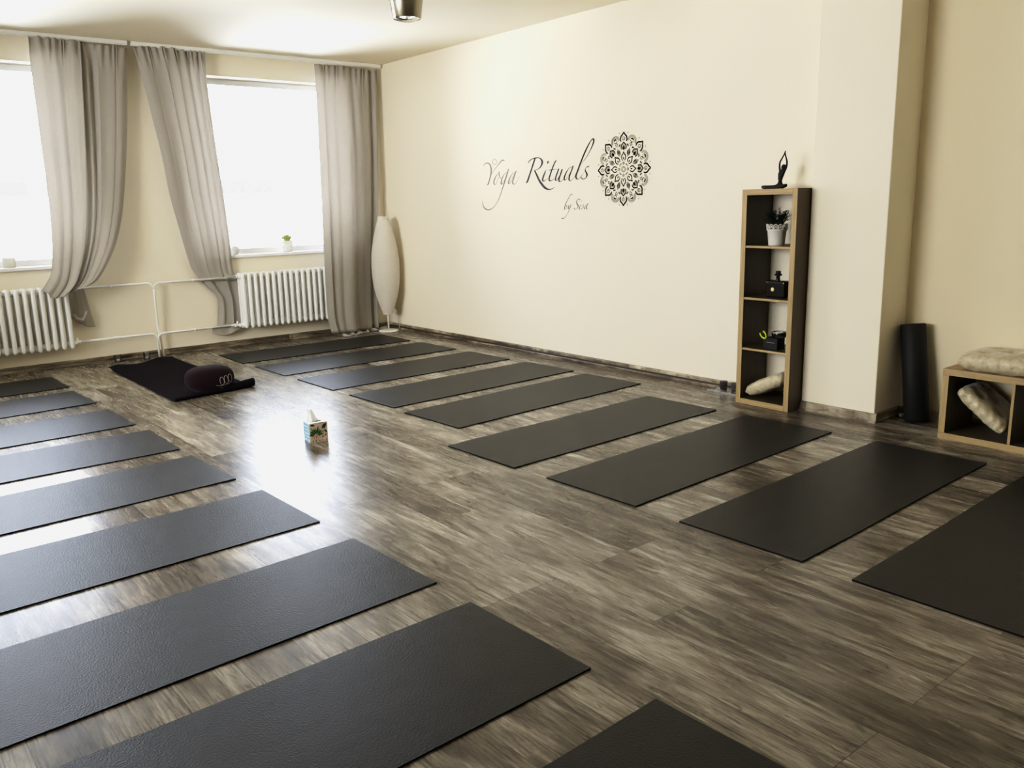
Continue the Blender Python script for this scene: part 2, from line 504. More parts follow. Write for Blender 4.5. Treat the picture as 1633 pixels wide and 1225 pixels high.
def cloth(name, Lp, Rp, Tp, Bp, ydep, folds, amp, mat, parent, nu=120, nv=80, seed=0, top_pleat=True, zmin=.006, slide=0., prof=None):
    bm = bmesh.new(); grid = []
    Ls = [resample(Lp, j / nv) for j in range(nv + 1)]; Rs = [resample(Rp, j / nv) for j in range(nv + 1)]
    Ts = [resample(Tp, i / nu) for i in range(nu + 1)]; Bs = [resample(Bp, i / nu) for i in range(nu + 1)]
    rnd = random.Random(seed)
    ph = [rnd.uniform(0, 6.28) for _ in range(6)]
    for j in range(nv + 1):
        v = j / nv; row = []
        for i in range(nu + 1):
            u = i / nu
            P = []
            for k in (0, 1):
                P.append((1 - v) * Ts[i][k] + v * Bs[i][k] + (1 - u) * Ls[j][k] + u * Rs[j][k]
                         - ((1 - u) * (1 - v) * Ts[0][k] + u * (1 - v) * Ts[nu][k] + (1 - u) * v * Bs[0][k] + u * v * Bs[nu][k]))
            y = ydep(u, v)
            uu = u + .018 * math.sin(2 * PI * u * 2 + ph[0]) + .014 * math.sin(2 * PI * u * 3.3 + ph[1] + v * 1.1) + slide * v * math.sin(PI * u)
            q = 2 * PI * folds * uu
            wv = math.sin(q + ph[2]) + .32 * math.sin(2 * q + ph[3] + v) + .25 * math.sin(.5 * q + ph[4])
            wv = math.tanh(1.3 * wv)
            if prof:
                um = min(1, max(0, u + .012 * math.sin(3.1 * v + ph[0]) * math.sin(PI * u)))
                for (ua, da), (ub, db_) in zip(prof, prof[1:]):
                    if ub >= um:
                        k_ = (um - ua) / (ub - ua); k_ = k_ * k_ * (3 - 2 * k_); wv = da + (db_ - da) * k_; break
                wv += .10 * math.sin(q * 1.3 + ph[5])
            A = amp(v) * (1.0 if prof else 1.) * (.75 + .35 * math.sin(2 * PI * u * 1.7 + ph[5]))
            yo = A * wv
            if top_pleat and v < .12:
                k_ = (1 - v / .12) ** 1.5
                yo = yo * (1 - .6 * k_) + k_ * .016 * math.sin(q * 2.6)
            p = at(P[0], P[1], 1, y)
            p = Vector((p.x + .35 * A * math.cos(q + ph[2]), y - yo, max(zmin, p.z)))
            row.append(bm.verts.new(p))
        grid.append(row)
    for j in range(nv):
        for i in range(nu):
            bm.faces.new((grid[j][i], grid[j][i + 1], grid[j + 1][i + 1], grid[j + 1][i]))
    o = link(name, bm, mat, parent, smooth=True)
    md = o.modifiers.new('thick', 'SOLIDIFY'); md.thickness = .002; md.offset = 0
    return o

def hooks(parent, pxs, y):
    for (px, py) in pxs:
        p = at(px, py, 1, y)
        bm = bmesh.new()
        tube(bm, [(p.x, y, H - .035), (p.x, y, H - .06), (p.x + .008, y - .01, H - .075), (p.x, y - .012, H - .066)], .003, 6)
        link('hook', bm, M['white'], parent, smooth=True)

lerp = lambda a, c, t: a + (c - a) * t
# left curtain, gathered and tucked over the radiator
c1 = thing('curtain', 'beige curtain left of the bare wall, its lower end bunched up over the radiator', 'curtain', (-3.3, -.15, 0), group='beige curtains')
c1inv = Matrix.Translation((3.3, .15, 0))
def place_under(o, loc):
    for v in o.data.vertices: v.co -= Vector(loc)
o = cloth('drape', [(48, 56), (53, 110), (62, 180), (70, 240), (78, 300), (84, 360), (86, 410), (84, 436), (76, 452), (69, 463)],
          [(200, 77), (201, 130), (201, 200), (198, 280), (193, 340), (184, 385), (170, 420), (155, 445), (140, 456)],
          [(48, 56), (100, 62), (150, 69), (200, 77)],
          [(69, 463), (80, 474), (92, 476), (106, 469), (124, 462), (140, 456)],
          lambda u, v: lerp(-.125, -.30, v ** 2.2), 5.5, lambda v: lerp(.055, .042, v), M['curtain'], c1, seed=4, nv=100, nu=160, prof=[(0, 0), (.10, .9), (.26, .8), (.31, -.1), (.39, .0), (.44, .75), (.52, .65), (.56, -.8), (.60, .2), (.64, -.9), (.70, .6), (.84, .95), (.94, .4), (1, -.4)])
place_under(o, c1.location)
o = cloth('drape_tail', [(107, 458), (108, 480), (110, 500)], [(132, 455), (140, 480), (147, 503), (153, 521)],
          [(107, 458), (132, 455)], [(110, 500), (122, 514), (140, 521), (153, 521)],
          lambda u, v: lerp(-.05, -.05, v), 1.3, lambda v: .020, M['curtain'], c1, nu=40, nv=30, seed=3, top_pleat=False)
place_under(o, c1.location)
bm = bmesh.new()
tube(bm, [(-3.42, -.10, .50), (-3.40, -.12, .455), (-3.36, -.13, .44), (-3.33, -.11, .47), (-3.31, -.10, .52)], [.012, .016, .018, .014, .006], 10)
o = link('hem_fold', bm, M['curtain'], c1, smooth=True); place_under(o, c1.location)

# middle curtain, swept to the right and tucked behind the pipe
c2 = thing('curtain', 'beige curtain swept aside to the right and knotted at the heating pipe', 'curtain', (-2.2, -.15, 0), group='beige curtains')
o = cloth('drape', [(211, 74), (228, 130), (243, 190), (258, 250), (270, 310), (284, 360), (298, 408), (306, 430), (316, 444)],
          [(329, 82), (333, 130), (342, 200), (352, 270), (361, 330), (368, 385), (371, 420), (374, 436), (378, 446)],
          [(211, 74), (250, 74), (290, 78), (329, 82)],
          [(316, 444), (335, 447), (358, 448), (378, 446)],
          lambda u, v: lerp(-.125, -.058, v), 5.5, lambda v: lerp(.055, .012, v ** 1.5), M['curtain'], c2, seed=9, nv=100, nu=160, prof=[(0, -.2), (.12, .8), (.25, .15), (.36, .9), (.55, .75), (.68, .45), (.735, -.9), (.80, .7), (.86, -.3), (.92, .7), (1, .0)])
place_under(o, c2.location)
o = cloth('drape_tail', [(316, 443), (332, 460), (346, 474), (348, 500), (346, 531)], [(378, 442), (380, 470), (383, 500), (385, 516)],
          [(316, 443), (336, 443), (356, 443), (378, 442)], [(346, 531), (358, 534), (372, 524), (385, 516)],
          lambda u, v: -.042, 2.2, lambda v: .016, M['curtain'], c2, nu=50, nv=50, seed=5, top_pleat=False)
place_under(o, c2.location)
kp = at(369, 440, 1, -.085)
bm = bmesh.new()
for k in range(3):
    tube(bm, catmull([(kp.x - .06, -.07, kp.z + .02 - .014 * k), (kp.x - .02, -.12, kp.z - .006 * k), (kp.x + .03, -.12, kp.z - .012 * k), (kp.x + .07, -.07, kp.z - .02 + .012 * k)], 5), [.010] * 16, 8)
o = link('knot', bm, M['curtain'], c2, smooth=True); place_under(o, c2.location)
o = cloth('hem_fold', [(338, 522), (338, 532)], [(384, 515), (388, 520)], [(338, 522), (355, 517), (384, 515)], [(338, 532), (362, 535), (388, 520)],
          lambda u, v: lerp(-.06, -.085, v), 1.5, lambda v: .010, M['curtain'], c2, nu=24, nv=10, seed=2, top_pleat=False)
place_under(o, c2.location)

# right curtain, hanging straight to the floor by the corner
c3 = thing('curtain', 'beige curtain hanging straight to the floor beside the paper lamp', 'curtain', (-.5, -.12, 0), group='beige curtains')
o = cloth('drape', [(503, 102), (505, 150), (509, 230), (514, 330), (518, 420), (523, 500), (530, 531)],
          [(600, 113), (601, 180), (603, 260), (603, 360), (602, 450), (604, 522)],
          [(503, 102), (540, 105), (570, 109), (600, 113)],
          [(530, 531), (552, 529), (578, 526), (604, 522)],
          lambda u, v: -.115 - .165 * min(1, v / .55) * (lambda k: k * k * (3 - 2 * k))(min(1, max(0, (.66 - u) / .34))), 4.6, lambda v: lerp(.048, .056, v), M['curtain'], c3, seed=12, nv=90, nu=160, prof=[(0, .2), (.08, .9), (.13, -.4), (.24, .85), (.31, -.2), (.44, .9), (.54, -.1), (.68, .8), (.85, .7), (.90, -1.1), (.945, .6), (1, .1)])
place_under(o, c3.location)
# puddled pale hem on the floor
bm = bmesh.new(); g = []
nn = 60
for j in range(7):
    row = []
    for i in range(nn + 1):
        u = i / nn; s = j / 6
        x = lerp(-.79, -.15, u) + .02 * math.sin(u * 14)
        y = -.10 - .15 * (1 - min(1, max(0, (u - .3) / .35))) - .02 * math.sin(u * 26) - s * (.065 + .02 * math.sin(u * 17))
        z = .004 + .028 * (math.sin(s * PI) ** 1) * (.55 + .45 * math.sin(u * 33 + 1)) + .006 * math.sin(u * 60) ** 2
        row.append(bm.verts.new((x, y, z)))
    g.append(row)
for j in range(6):
    for i in range(nn): bm.faces.new((g[j][i], g[j][i + 1], g[j + 1][i + 1], g[j + 1][i]))
o = link('hem_fold', bm, M['curtain'], c3, smooth=True); place_under(o, c3.location)
hooks(c3, [(514, 101), (530, 103), (542, 104), (568, 106), (595, 111)], -.12)
hooks(c2, [(300, 78), (311, 79), (322, 80), (240, 72)], -.12)
hooks(c1, [(88, 58), (104, 60), (118, 62), (132, 64), (180, 72)], -.12)
for c in (c1, c2, c3):
    for ch in c.children:
        if ch.name.startswith('hook'): place_under(ch, c.location)

# ------------------------------------------------------------------ radiators and pipes
def section_mesh():
    bm = bmesh.new()
    for k, y in enumerate((-.022, -.078, -.134)):
        pr = []
        z0, z1, r = 0.0, .575, (.0195 if k == 2 else .0165)
        for s in range(5): a = PI / 2 * s / 4; pr.append((max(.001, r * math.sin(a)), z0 + r * 1.3 * (1 - math.cos(a))))
        for s in range(5): a = PI / 2 * (1 - s / 4); pr.append((max(.001, r * math.sin(a)), z1 - r * 1.3 * (1 - math.cos(a))))
        lathe(bm, pr, 14, 0, y)
    for z in (.035, .54):
        tube(bm, [(0, -.145, z), (0, -.012, z)], .0155, 12)
        tube(bm, [(-.0335, -.078, z), (.0335, -.078, z)], .030, 16)
    return bm
def radiator(label, xr, n, z0, ybase, end_right):
    t = thing('radiator', label, 'radiator', (xr, ybase, z0), group='white column radiators under the windows')
    first = None
    for i in range(n):
        if first is None:
            s = link('radiator_section', section_mesh(), M['white'], t, smooth=True, loc=(-.033, 0, 0)); first = s
        else:
            s = first.copy(); COL.objects.link(s); s.parent = t; s.location = (-.033 - .066 * i, 0, 0)
    return t
ZR = .197
r1 = radiator('white column radiator under the left window, partly covered by the bunched curtain', -3.452, 20, ZR - .005, -.055, True)
nr = 19
r2 = radiator('white column radiator under the window beside the corner', -1.858 + .066 * nr + .0, nr, ZR, -.055, False)
for t, side in ((r1, 0), (r2, -.066 * nr)):
    for z in (.035, .54):
        bm = bmesh.new()
        tube(bm, [(side + (.0 if side == 0 else -.02), -.078, z), (side + (.02 if side == 0 else 0), -.078, z)], .021, 6)
        link('end_nut', bm, M['white'], t)
    for xx in (-.297, -.957):
        bm = bmesh.new(); tube(bm, [(xx + 0, .0549, .50), (xx, -.10, .50)], .008, 8)
        link('wall_bracket', bm, M['white'], t)

PYY = -.09
def zp(px, py): return at(px, py, 1, PYY).z
xv1, xv2 = -2.69, -2.655
zt, zb = .735, .215
R_ = .011
def pipe(name, pts, lab):
    bm = bmesh.new(); tube(bm, pts, R_, 12)
    return tag(link(name, bm, M['white'], smooth=True), lab, 'pipe', 'white heating pipes between the radiators')
def bend(x0, x1, z, zend, n=6, r=.06):
    """horizontal run from x0 to x1, then a bend down at x1"""
    s = 1 if x1 > x0 else -1
    pts = [(x0, PYY, z), (x1 - s * r, PYY, z)]
    for k in range(1, n + 1):
        a = PI / 2 * k / n
        pts.append((x1 - s * r + s * r * math.sin(a), PYY, z - r + r * math.cos(a)))
    pts.append((x1, PYY, zend))
    return pts
zL_top = at(150, 456, 1, PYY).z; zR_top = at(372, 445, 1, PYY).z
pipe('heating_pipe', bend(-3.43, xv1 + .002, .730, .675), 'upper white heating pipe running left from the riser to the left radiator')
pipe('heating_pipe', bend(-1.88, xv1 + .004, .728, .675)[:-1] + [(xv1 + .008, PYY, .675)], 'upper white heating pipe running right from the riser, past the knotted curtain')
pipe('heating_pipe', bend(-3.43, xv1 - .01, .236, .0), 'lower white heating pipe running left from the riser and down to the floor')
pipe('heating_pipe', bend(-1.89, xv1 - .006, .232, .18), 'lower white heating pipe running right from the riser along the wall')
pipe('heating_pipe', [(xv1 + .003, PYY, .69), (xv1 + .006, PYY - .001, .62), (xv1 + .01, PYY + .024, .30), (xv2 - .01, PYY + .026, .21), (xv2 + .005, PYY + .026, 0)], 'vertical white heating riser in the middle of the bare wall')
# pipe clips
for (x, z, d) in ((-3.08, .730, 0), (-2.33, .232, -1), (-3.07, .236, -1), (-2.30, .728, 0)):
    bm = bmesh.new()
    tube(bm, [(x - .011, PYY, z), (x + .011, PYY, z)], .0155, 12)
    tube(bm, [(x, PYY + .01, z), (x, -.002, z)], .006, 8)
    tag(link('pipe_clip', bm, M['white'], smooth=True), {-3.08: 'clip on the upper heating pipe left of the riser', -2.33: 'clip on the lower heating pipe right of the riser', -3.07: 'clip on the lower heating pipe left of the riser', -2.30: 'clip on the upper heating pipe right of the riser, by the curtain'}[x], 'pipe clip', 'white clips holding the heating pipes')
# valves
for (x, z, s, lab) in ((-3.425, .236, 1, 'white pipe valve at the bottom corner of the left radiator'), (-1.895, .232, -1, 'white pipe valve at the bottom corner of the radiator under the right window')):
    t = thing('radiator_valve', lab, 'valve', (x, -.10, z), group='radiator valves')
    bm = bmesh.new()
    tube(bm, [(-.026, -.016, 0), (.03 * 1, .0, 0)], .017, 10); tube(bm, [(s * .022, 0, 0), (s * .036, .004, 0)], .015, 6); tube(bm, [(s * .046, .004, 0), (s * .06, .008, 0)], .014, 6)
    link('valve_body', bm, M['white'], t)
    bm = bmesh.new(); tube(bm, [(0, -.012, .012), (0, -.016, .042)], .009, 8); link('spindle', bm, M['white'], t, smooth=True)
t = None

# ------------------------------------------------------------------ yoga mats
WID = .6076
def mat_obj(cx, cy, th, label, group):
    bm = bmesh.new()
    nx, ny = 30, 10
    rows = []
    rnd = random.Random(int(cx * 1000) + int(cy * 777))
    p1, p2 = rnd.uniform(0, 6), rnd.uniform(0, 6)
    for j in range(ny + 1):
        row = []
        for i in range(nx + 1):
            a = -.915 + 1.83 * i / nx; c = -WID / 2 + WID * j / ny
            edge = .0015 * math.sin(a * 4 + p1) * (abs(c) / (WID / 2))
            row.append(bm.verts.new((a, c + edge, .0068 + .0006 * math.sin(a * 5 + p2) * math.sin(c * 7))))
        rows.append(row)
    for j in range(ny):
        for i in range(nx): bm.faces.new((rows[j][i], rows[j][i + 1], rows[j + 1][i + 1], rows[j + 1][i]))
    r = bmesh.ops.extrude_face_region(bm, geom=list(bm.faces))
    for v in r['geom']:
        if isinstance(v, bmesh.types.BMVert): v.co.z = .0003
    for f in bm.faces:
        f.normal_update()
        if abs(f.normal.z) < .5: f.material_index = 1
    o = link('yoga_mat', bm, [M['mat'], M['dark']], bevel=.0)
    o.location = (cx, cy, 0); o.rotation_euler = (0, 0, th)
    return tag(o, label, 'yoga mat', group)
GR, GL = 'yoga mats in the row beside the lettered wall', 'yoga mats in the row on the left side'
RM = [(-1.333, -.785, -.012), (-1.312, -1.601, .013), (-1.291, -2.427, .019), (-1.262, -3.264, .036), (-1.257, -4.032, .049),
      (-1.520, -4.947, .026), (-1.483, -5.788, .036), (-1.462, -6.666, .027)]
rl = ['charcoal yoga mat nearest the curtains in the row along the lettered wall',
      'charcoal yoga mat second from the curtains in the row along the lettered wall',
      'charcoal yoga mat third from the curtains in the row along the lettered wall',
      'charcoal yoga mat fourth from the curtains in the row along the lettered wall',
      'charcoal yoga mat fifth from the curtains in the row along the lettered wall',
      'charcoal yoga mat sixth from the curtains, its right end just left of the tall shelf',
      'dark yoga mat pointing at the pillar right of the tall shelf',
      'large-looking dark yoga mat lying straight in front of the low oak shelf',
      'dark yoga mat cut off by the right edge of the photo']
for (x, y, th), lb in zip(RM, rl): mat_obj(x, y, th, lb, GR)
A9 = at(1359, 925, 2, .005); th = .03
mat_obj(A9.x + .915 * math.cos(th) + WID / 2 * math.sin(th), A9.y + .915 * math.sin(th) - WID / 2 * math.cos(th), th, rl[8], GR)
LM = [(-3.725, -1.05, .03), (-3.710, -1.85, .050), (-3.687, -2.762, .029), (-3.669, -3.591, -.008), (-3.637, -4.393, .044),
      (-3.592, -5.279, .030), (-3.554, -6.173, .042), (-3.543, -6.999, .024)]
ll = ['grey yoga mat nearest the left radiator in the left row',
      'grey yoga mat second from the window wall in the left row',
      'grey yoga mat third from the window wall in the left row',
      'grey yoga mat fourth from the window wall in the left row',
      'grey yoga mat fifth from the window wall in the left row',
      'grey yoga mat sixth from the window wall in the left row',
      'large grey yoga mat in the left foreground, third mat from the bottom',
      'large dark grey yoga mat in the foreground, second mat from the bottom']
for (x, y, t_), lb in zip(LM, ll):
    c, s = math.cos(t_), math.sin(t_)
    mat_obj(x - .915 * c - WID / 2 * s, y - .915 * s + WID / 2 * c, t_, lb, GL)
D9 = at(1046, 1114.7, 2, .005); t_ = .03; c, s = math.cos(t_), math.sin(t_)
mat_obj(D9.x - .915 * c + WID / 2 * s, D9.y - .915 * s - WID / 2 * c, t_, 'almost black yoga mat corner cut off by the bottom edge', GL)

# ------------------------------------------------------------------ purple mat with curled ends
bm = bmesh.new(); rows = []
nx, ny = 36, 110
LY = 1.93
for j in range(ny + 1):
    row = []
    s = LY * j / ny                       # distance from the far end
    for i in range(nx + 1):
        u = i / nx
        x = lerp(-3.262, lerp(-2.640, -2.585, s / LY), u)
        yfar = lerp(-.44, -.26, u)
        y = yfar - s * lerp(1.0, 1.0, u); z = .0
        y = lerp(yfar, lerp(-2.33, -2.22, u), min(1, s / 1.86)) if s < 1.86 else 0
        if s < 1.86:
            z = .010 * math.exp(-((s - .0) / .16) ** 2) * (1 + 1.2 * math.sin(u * 9 + .6)) + .004 * math.exp(-((s - .5) / .3) ** 2) * math.sin(u * 7 + s * 8)
            z = max(0, z)
        cr = lerp(.012, .034, u ** 1.3)    # radius of the curl at the near end
        ycurl = 1.72
        if s > ycurl:
            a = (s - ycurl) / cr
            a = min(a, 4.6 + (s - ycurl) * 2)
            yb = lerp(yfar, lerp(-2.33, -2.22, u), ycurl / 1.86) - .06
            y = yb - cr * math.sin(a)
            z = cr * (1 - math.cos(a)) * (1 - .10 * a / 5)
        elif s > ycurl - .3:
            y = y - .06 * ((s - ycurl + .3) / .3)
        row.append(bm.verts.new((x, y, z + .0075)))
    rows.append(row)
for j in range(ny):
    for i in range(nx): bm.faces.new((rows[j][i], rows[j][i + 1], rows[j + 1][i + 1], rows[j + 1][i]))
o = link('yoga_mat', bm, M['purple'], smooth=True)
md = o.modifiers.new('thick', 'SOLIDIFY'); md.thickness = .007; md.offset = 0
tag(o, 'black-purple yoga mat with curling ends under the plum bolster', 'yoga mat')

# bolster
BX, BY, BZ = .185, .140, .100
bc = Vector((-2.925, -2.085, .012 + BZ))
bol = thing('bolster', 'plum oval meditation bolster with embroidered loops, on the black-purple mat', 'bolster', bc, .02)
def ssurf(x, z, n=3.0):
    k = 1 - abs(x / BX) ** n - abs(z / BZ) ** n
    return -BY * max(k, 0) ** (1 / n)
bm = bmesh.new(); bmesh.ops.create_uvsphere(bm, u_segments=48, v_segments=28, radius=1)
for v in bm.verts:
    d = v.co.normalized(); n = 2.7
    k = (abs(d.x) ** n + abs(d.y) ** n + abs(d.z) ** n) ** (-1 / n)
    v.co = Vector((d.x * k * BX, d.y * k * BY, d.z * k * BZ))
link('bolster_body', bm, M['plum'], bol, smooth=True)
bm = bmesh.new()
def onface(x, z): return (x, ssurf(x, z, 2.7) - .0015, z)
for k in range(3):
    cx_, cz_ = .046 + k * .036, -.010 + k * .006
    tube(bm, [onface(cx_ + .017 * math.cos(a) - .003 * math.sin(a), cz_ + .033 * math.sin(a)) for a in [2 * PI * q / 24 for q in range(24)]], .0016, 6, closed=True)
tube(bm, catmull([onface(-.002, -.038), onface(.03, -.047), (onface(.07, -.045)), onface(.10, -.040), onface(.13, -.027)], 5), .0013, 6)
for xx in (.045, .075, .105):
    tube(bm, [onface(xx, -.068), onface(xx + .006, -.068)], .0018, 6)
link('embroidery', bm, M['thread'], bol, smooth=True)
bm = bmesh.new()
tube(bm, [(BX * .93 * math.cos(a) * (1 if abs(math.cos(a)) < .0 else 1), -BY * .55, BZ * .9 * math.sin(a)) for a in [2 * PI * q / 48 for q in range(48)]], .0035, 6, closed=True)
bm.free()

# ------------------------------------------------------------------ tissue box
tb = thing('tissue_box', 'cube tissue box printed with green leaves, standing on the bare floor', 'tissue box', (-2.9555, -3.975, 0), -.10)
W2, D2, HB = .058, .05, .122
bm = bmesh.new()
vs = [bm.verts.new(p) for p in ((-W2, -D2, 0), (W2, -D2, 0), (W2, D2, 0), (-W2, D2, 0), (-W2, -D2, HB), (W2, -D2, HB), (W2, D2, HB), (-W2, D2, HB))]
for f, mi in (((0, 3, 2, 1), 0), ((0, 1, 5, 4), 1), ((1, 2, 6, 5), 1), ((2, 3, 7, 6), 1), ((3, 0, 4, 7), 2)):
    bm.faces.new([vs[i] for i in f]).material_index = mi
# top with oval opening
ring = [bm.verts.new((.036 * math.cos(2 * PI * k / 24), .022 * math.sin(2 * PI * k / 24) , HB)) for k in range(24)]
outer = [vs[i] for i in (4, 5, 6, 7)]
tops = []
for k in range(24):
    a = 2 * PI * (k + .5) / 24
    q = 0 if PI <= a % (2 * PI) < 1.5 * PI else 1 if a >= 1.5 * PI else 2 if a < PI / 2 else 3
    bm.faces.new((outer[q], ring[k], ring[(k + 1) % 24])).material_index = 0
for k, q0, q1 in ((0, 1, 2), (6, 2, 3), (12, 3, 0), (18, 0, 1)):
    bm.faces.new((ring[k], outer[q0], outer[q1])).material_index = 0
def leaf2(bm, x, z, ang, L, w, mi, y=-D2 - .0004):
    P = []
    for s in range(9):
        t_ = s / 8; P.append((t_ * L, w * math.sin(PI * t_ ** .8)))
    for s in range(7, 0, -1):
        t_ = s / 8; P.append((t_ * L, -w * math.sin(PI * t_ ** .8)))
    ca, sa = math.cos(ang), math.sin(ang)
    vv = []
    for a_, b_ in P:
        X_ = min(max(x + a_ * ca - b_ * sa, -W2 + .001), W2 - .001); Z_ = min(max(z + a_ * sa + b_ * ca, .001), HB - .001)
        vv.append(bm.verts.new((X_, y, Z_)))
    bm.faces.new(vv).material_index = mi
root = (-.018, .040)
for k in range(11):
    a = math.radians(12 + k * 15.5)
    L = .040 + .012 * (k % 3 == 1)
    leaf2(bm, root[0] + .012 * math.cos(a), root[1] + .012 * math.sin(a), a, L, .0052, 3 if k % 2 else 4, -D2 - .0004 - .00003 * k)
for k in range(5):
    a = math.radians(-160 + k * 12); 
    leaf2(bm, root[0] + (k - 2) * .004, root[1] + .012, math.radians(-130 + k * 20), .040, .0016, 5)
leaf2(bm, .022, .080, math.radians(62), .040, .007, 4); leaf2(bm, .050, .116, math.radians(-112), .045, .006, 4)
leaf2(bm, .036, .074, math.radians(-50), .030, .006, 4); leaf2(bm, -.052, .112, math.radians(-10), .030, .006, 4)
leaf2(bm, .0, .117, math.radians(8), .050, .003, 4)
for k in range(4): leaf2(bm, .018 + k * .009, .022 + .003 * k, math.radians(70 + 18 * (k % 2)), .020, .003, 5)
for k in range(5): leaf2(bm, -.04 + k * .021, .002, math.radians(80 + 15 * (k % 2)), .014, .003, 4)
o = link('box', bm, [M['card_white'], M['card_pink'], M['card_blue'], M['print_green'], M['print_dark'], M['print_red']], tb)
bm = bmesh.new(); g = []
for j in range(13):
    row = []; v = j / 12
    for i in range(15):
        u = i / 14
        w = lerp(.030, .016, v) * (1 + .2 * math.sin(v * 7))
        x = -.012 - .010 * v + (u - .5) * 2 * w + .012 * (u > .6) * v * (1 - v) * 3
        y = .010 * math.sin(u * 9 + v * 2) + .004
        z = HB - .02 + v * .088 + .007 * math.sin(u * 11) * v - .025 * v * max(0, u - .55) * 2
        row.append(bm.verts.new((x * 1.1, y, HB + (z - HB) * 1.12)))
    g.append(row)
for j in range(12):
    for i in range(14): bm.faces.new((g[j][i], g[j][i + 1], g[j + 1][i + 1], g[j + 1][i]))
link('tissue', bm, M['tissue'], tb, smooth=True)
bm = bmesh.new(); vs2 = [bm.verts.new((.034 * math.cos(2 * PI * k / 20), .0205 * math.sin(2 * PI * k / 20), HB - .006)) for k in range(20)]
bm.faces.new(vs2); link('opening', bm, M['dark'], tb)  # black sheet stands in for the shade inside the box

# ------------------------------------------------------------------ paper floor lamp
LX, LYY = -.207, -.315
lamp = thing('floor_lamp', 'tall white ribbed paper floor lamp standing in the room corner', 'floor lamp', (LX, LYY, 0))
bm = bmesh.new(); lathe(bm, [(.001, .0), (.112, .0), (.116, .004), (.114, .013), (.09, .018), (.02, .022), (.001, .022)], 40); link('base', bm, M['pot'], lamp, smooth=True)
bm = bmesh.new(); tube(bm, [(0, 0, .015), (0, 0, .28)], .0095, 12); link('pole', bm, M['pot'], lamp, smooth=True)
key = [(.20, .055), (.28, .082), (.40, .120), (.55, .149), (.72, .160), (.88, .152), (1.03, .128), (1.15, .098), (1.24, .072), (1.295, .058)]
bm = bmesh.new(); pr = []
rng = 46
for i in range(rng * 4 + 1):
    z, r = resample([(a, c * 1.0) for a, c in key], i / (rng * 4))
    pr.append((r - .0022 * abs(math.sin(PI * i / 4)) , z))
lathe(bm, pr, 48, cap=False); link('paper_shade', bm, M['paper'], lamp, smooth=True)
for zz, rr_ in ((.20, .055), (1.295, .058)):
    bm = bmesh.new(); tube(bm, [(rr_ * math.cos(2 * PI * k / 32), rr_ * math.sin(2 * PI * k / 32), zz) for k in range(32)], .0025, 6, closed=True)
    link('shade_ring', bm, M['pot'], lamp, smooth=True)
bm = bmesh.new()
tube(bm, catmull([(-.03, .07, .010), (.02, .16, .006), (.08, .17, .006), (.13, .10, .006), (.16, .05, .006), (.185, .06, .05), (.200, .07, .07)], 6), .003, 6)
link('cord', bm, M['cord'], lamp, smooth=True)

# ------------------------------------------------------------------ ceiling spot
cl = thing('pendant_lamp', 'brushed metal pendant lamp shade hanging from the ceiling', 'ceiling lamp', (-2.138, -3.963, 0))
zb_ = 2.55
bm = bmesh.new(); lathe(bm, [(.085, zb_), (.088, zb_ + .004), (.118, zb_ + .20), (.120, zb_ + .225), (.108, zb_ + .238), (.03, zb_ + .25), (.03, zb_ + .243), (.105, zb_ + .228), (.113, zb_ + .20), (.081, zb_ + .012), (.081, zb_)], 48, cap=False)
link('shade', bm, M['steel'], cl, smooth=True)
bm = bmesh.new(); tube(bm, [(0, 0, zb_ + .245), (0, 0, H - .02)], .012, 12); link('stem', bm, M['steel'], cl, smooth=True)
bm = bmesh.new(); lathe(bm, [(.06, H - .025), (.062, H - .001)], 32); link('ceiling_rose', bm, M['steel'], cl)
bm = bmesh.new(); lathe(bm, [(.001, zb_ + .05), (.03, zb_ + .045), (.06, zb_ + .03), (.079, zb_ + .012)], 32, cap=False); link('reflector', bm, M['card_white'], cl, smooth=True)
M['bulb'] = simple('lit_bulb', (.9, .9, .9), .3, Emission_Color=(1, .97, .9, 1), Emission_Strength=2.2)
for k in range(4):
    bm = bmesh.new(); sphere(bm, (.042 * math.cos(k * PI / 2 + .5), .042 * math.sin(k * PI / 2 + .5), zb_ + .004), .013)
    link('bulb', bm, M['bulb'], cl, smooth=True)
bm = bmesh.new(); lathe(bm, [(.001, zb_ - .014), (.05, zb_ - .012), (.079, zb_ + .002)], 32, cap=False); link('glass_lens', bm, pane_mat('lamp_lens', (.97, .97, .97), 1.12, .1), cl, smooth=True)

# ------------------------------------------------------------------ tall oak shelf
SX, SY = -.305, -5.1664
sh = thing('shelf_unit', 'tall narrow oak open shelf standing against the wall beside the pillar', 'shelf', (-.1535, SY - .21, 0))
dx0, dx1 = -.1515, .1515
def board(name, x0, x1, y0, y1, z0, z1, mat, parent, bev=.0015):
    bm = bmesh.new(); box(bm, x0, x1, y0, y1, z0, z1)
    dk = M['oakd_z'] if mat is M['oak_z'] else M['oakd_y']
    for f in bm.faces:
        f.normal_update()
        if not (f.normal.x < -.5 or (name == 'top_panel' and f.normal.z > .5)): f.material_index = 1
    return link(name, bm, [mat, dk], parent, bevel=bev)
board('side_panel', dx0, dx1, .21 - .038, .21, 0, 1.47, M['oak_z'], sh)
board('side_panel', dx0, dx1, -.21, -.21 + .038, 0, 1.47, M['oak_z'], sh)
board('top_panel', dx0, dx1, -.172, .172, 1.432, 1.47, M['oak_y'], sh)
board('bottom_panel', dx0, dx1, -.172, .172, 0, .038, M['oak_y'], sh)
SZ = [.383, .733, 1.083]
for z in SZ: board('shelf', dx0 + .003, dx1, -.172, .172, z, z + .016, M['oak_y'], sh)

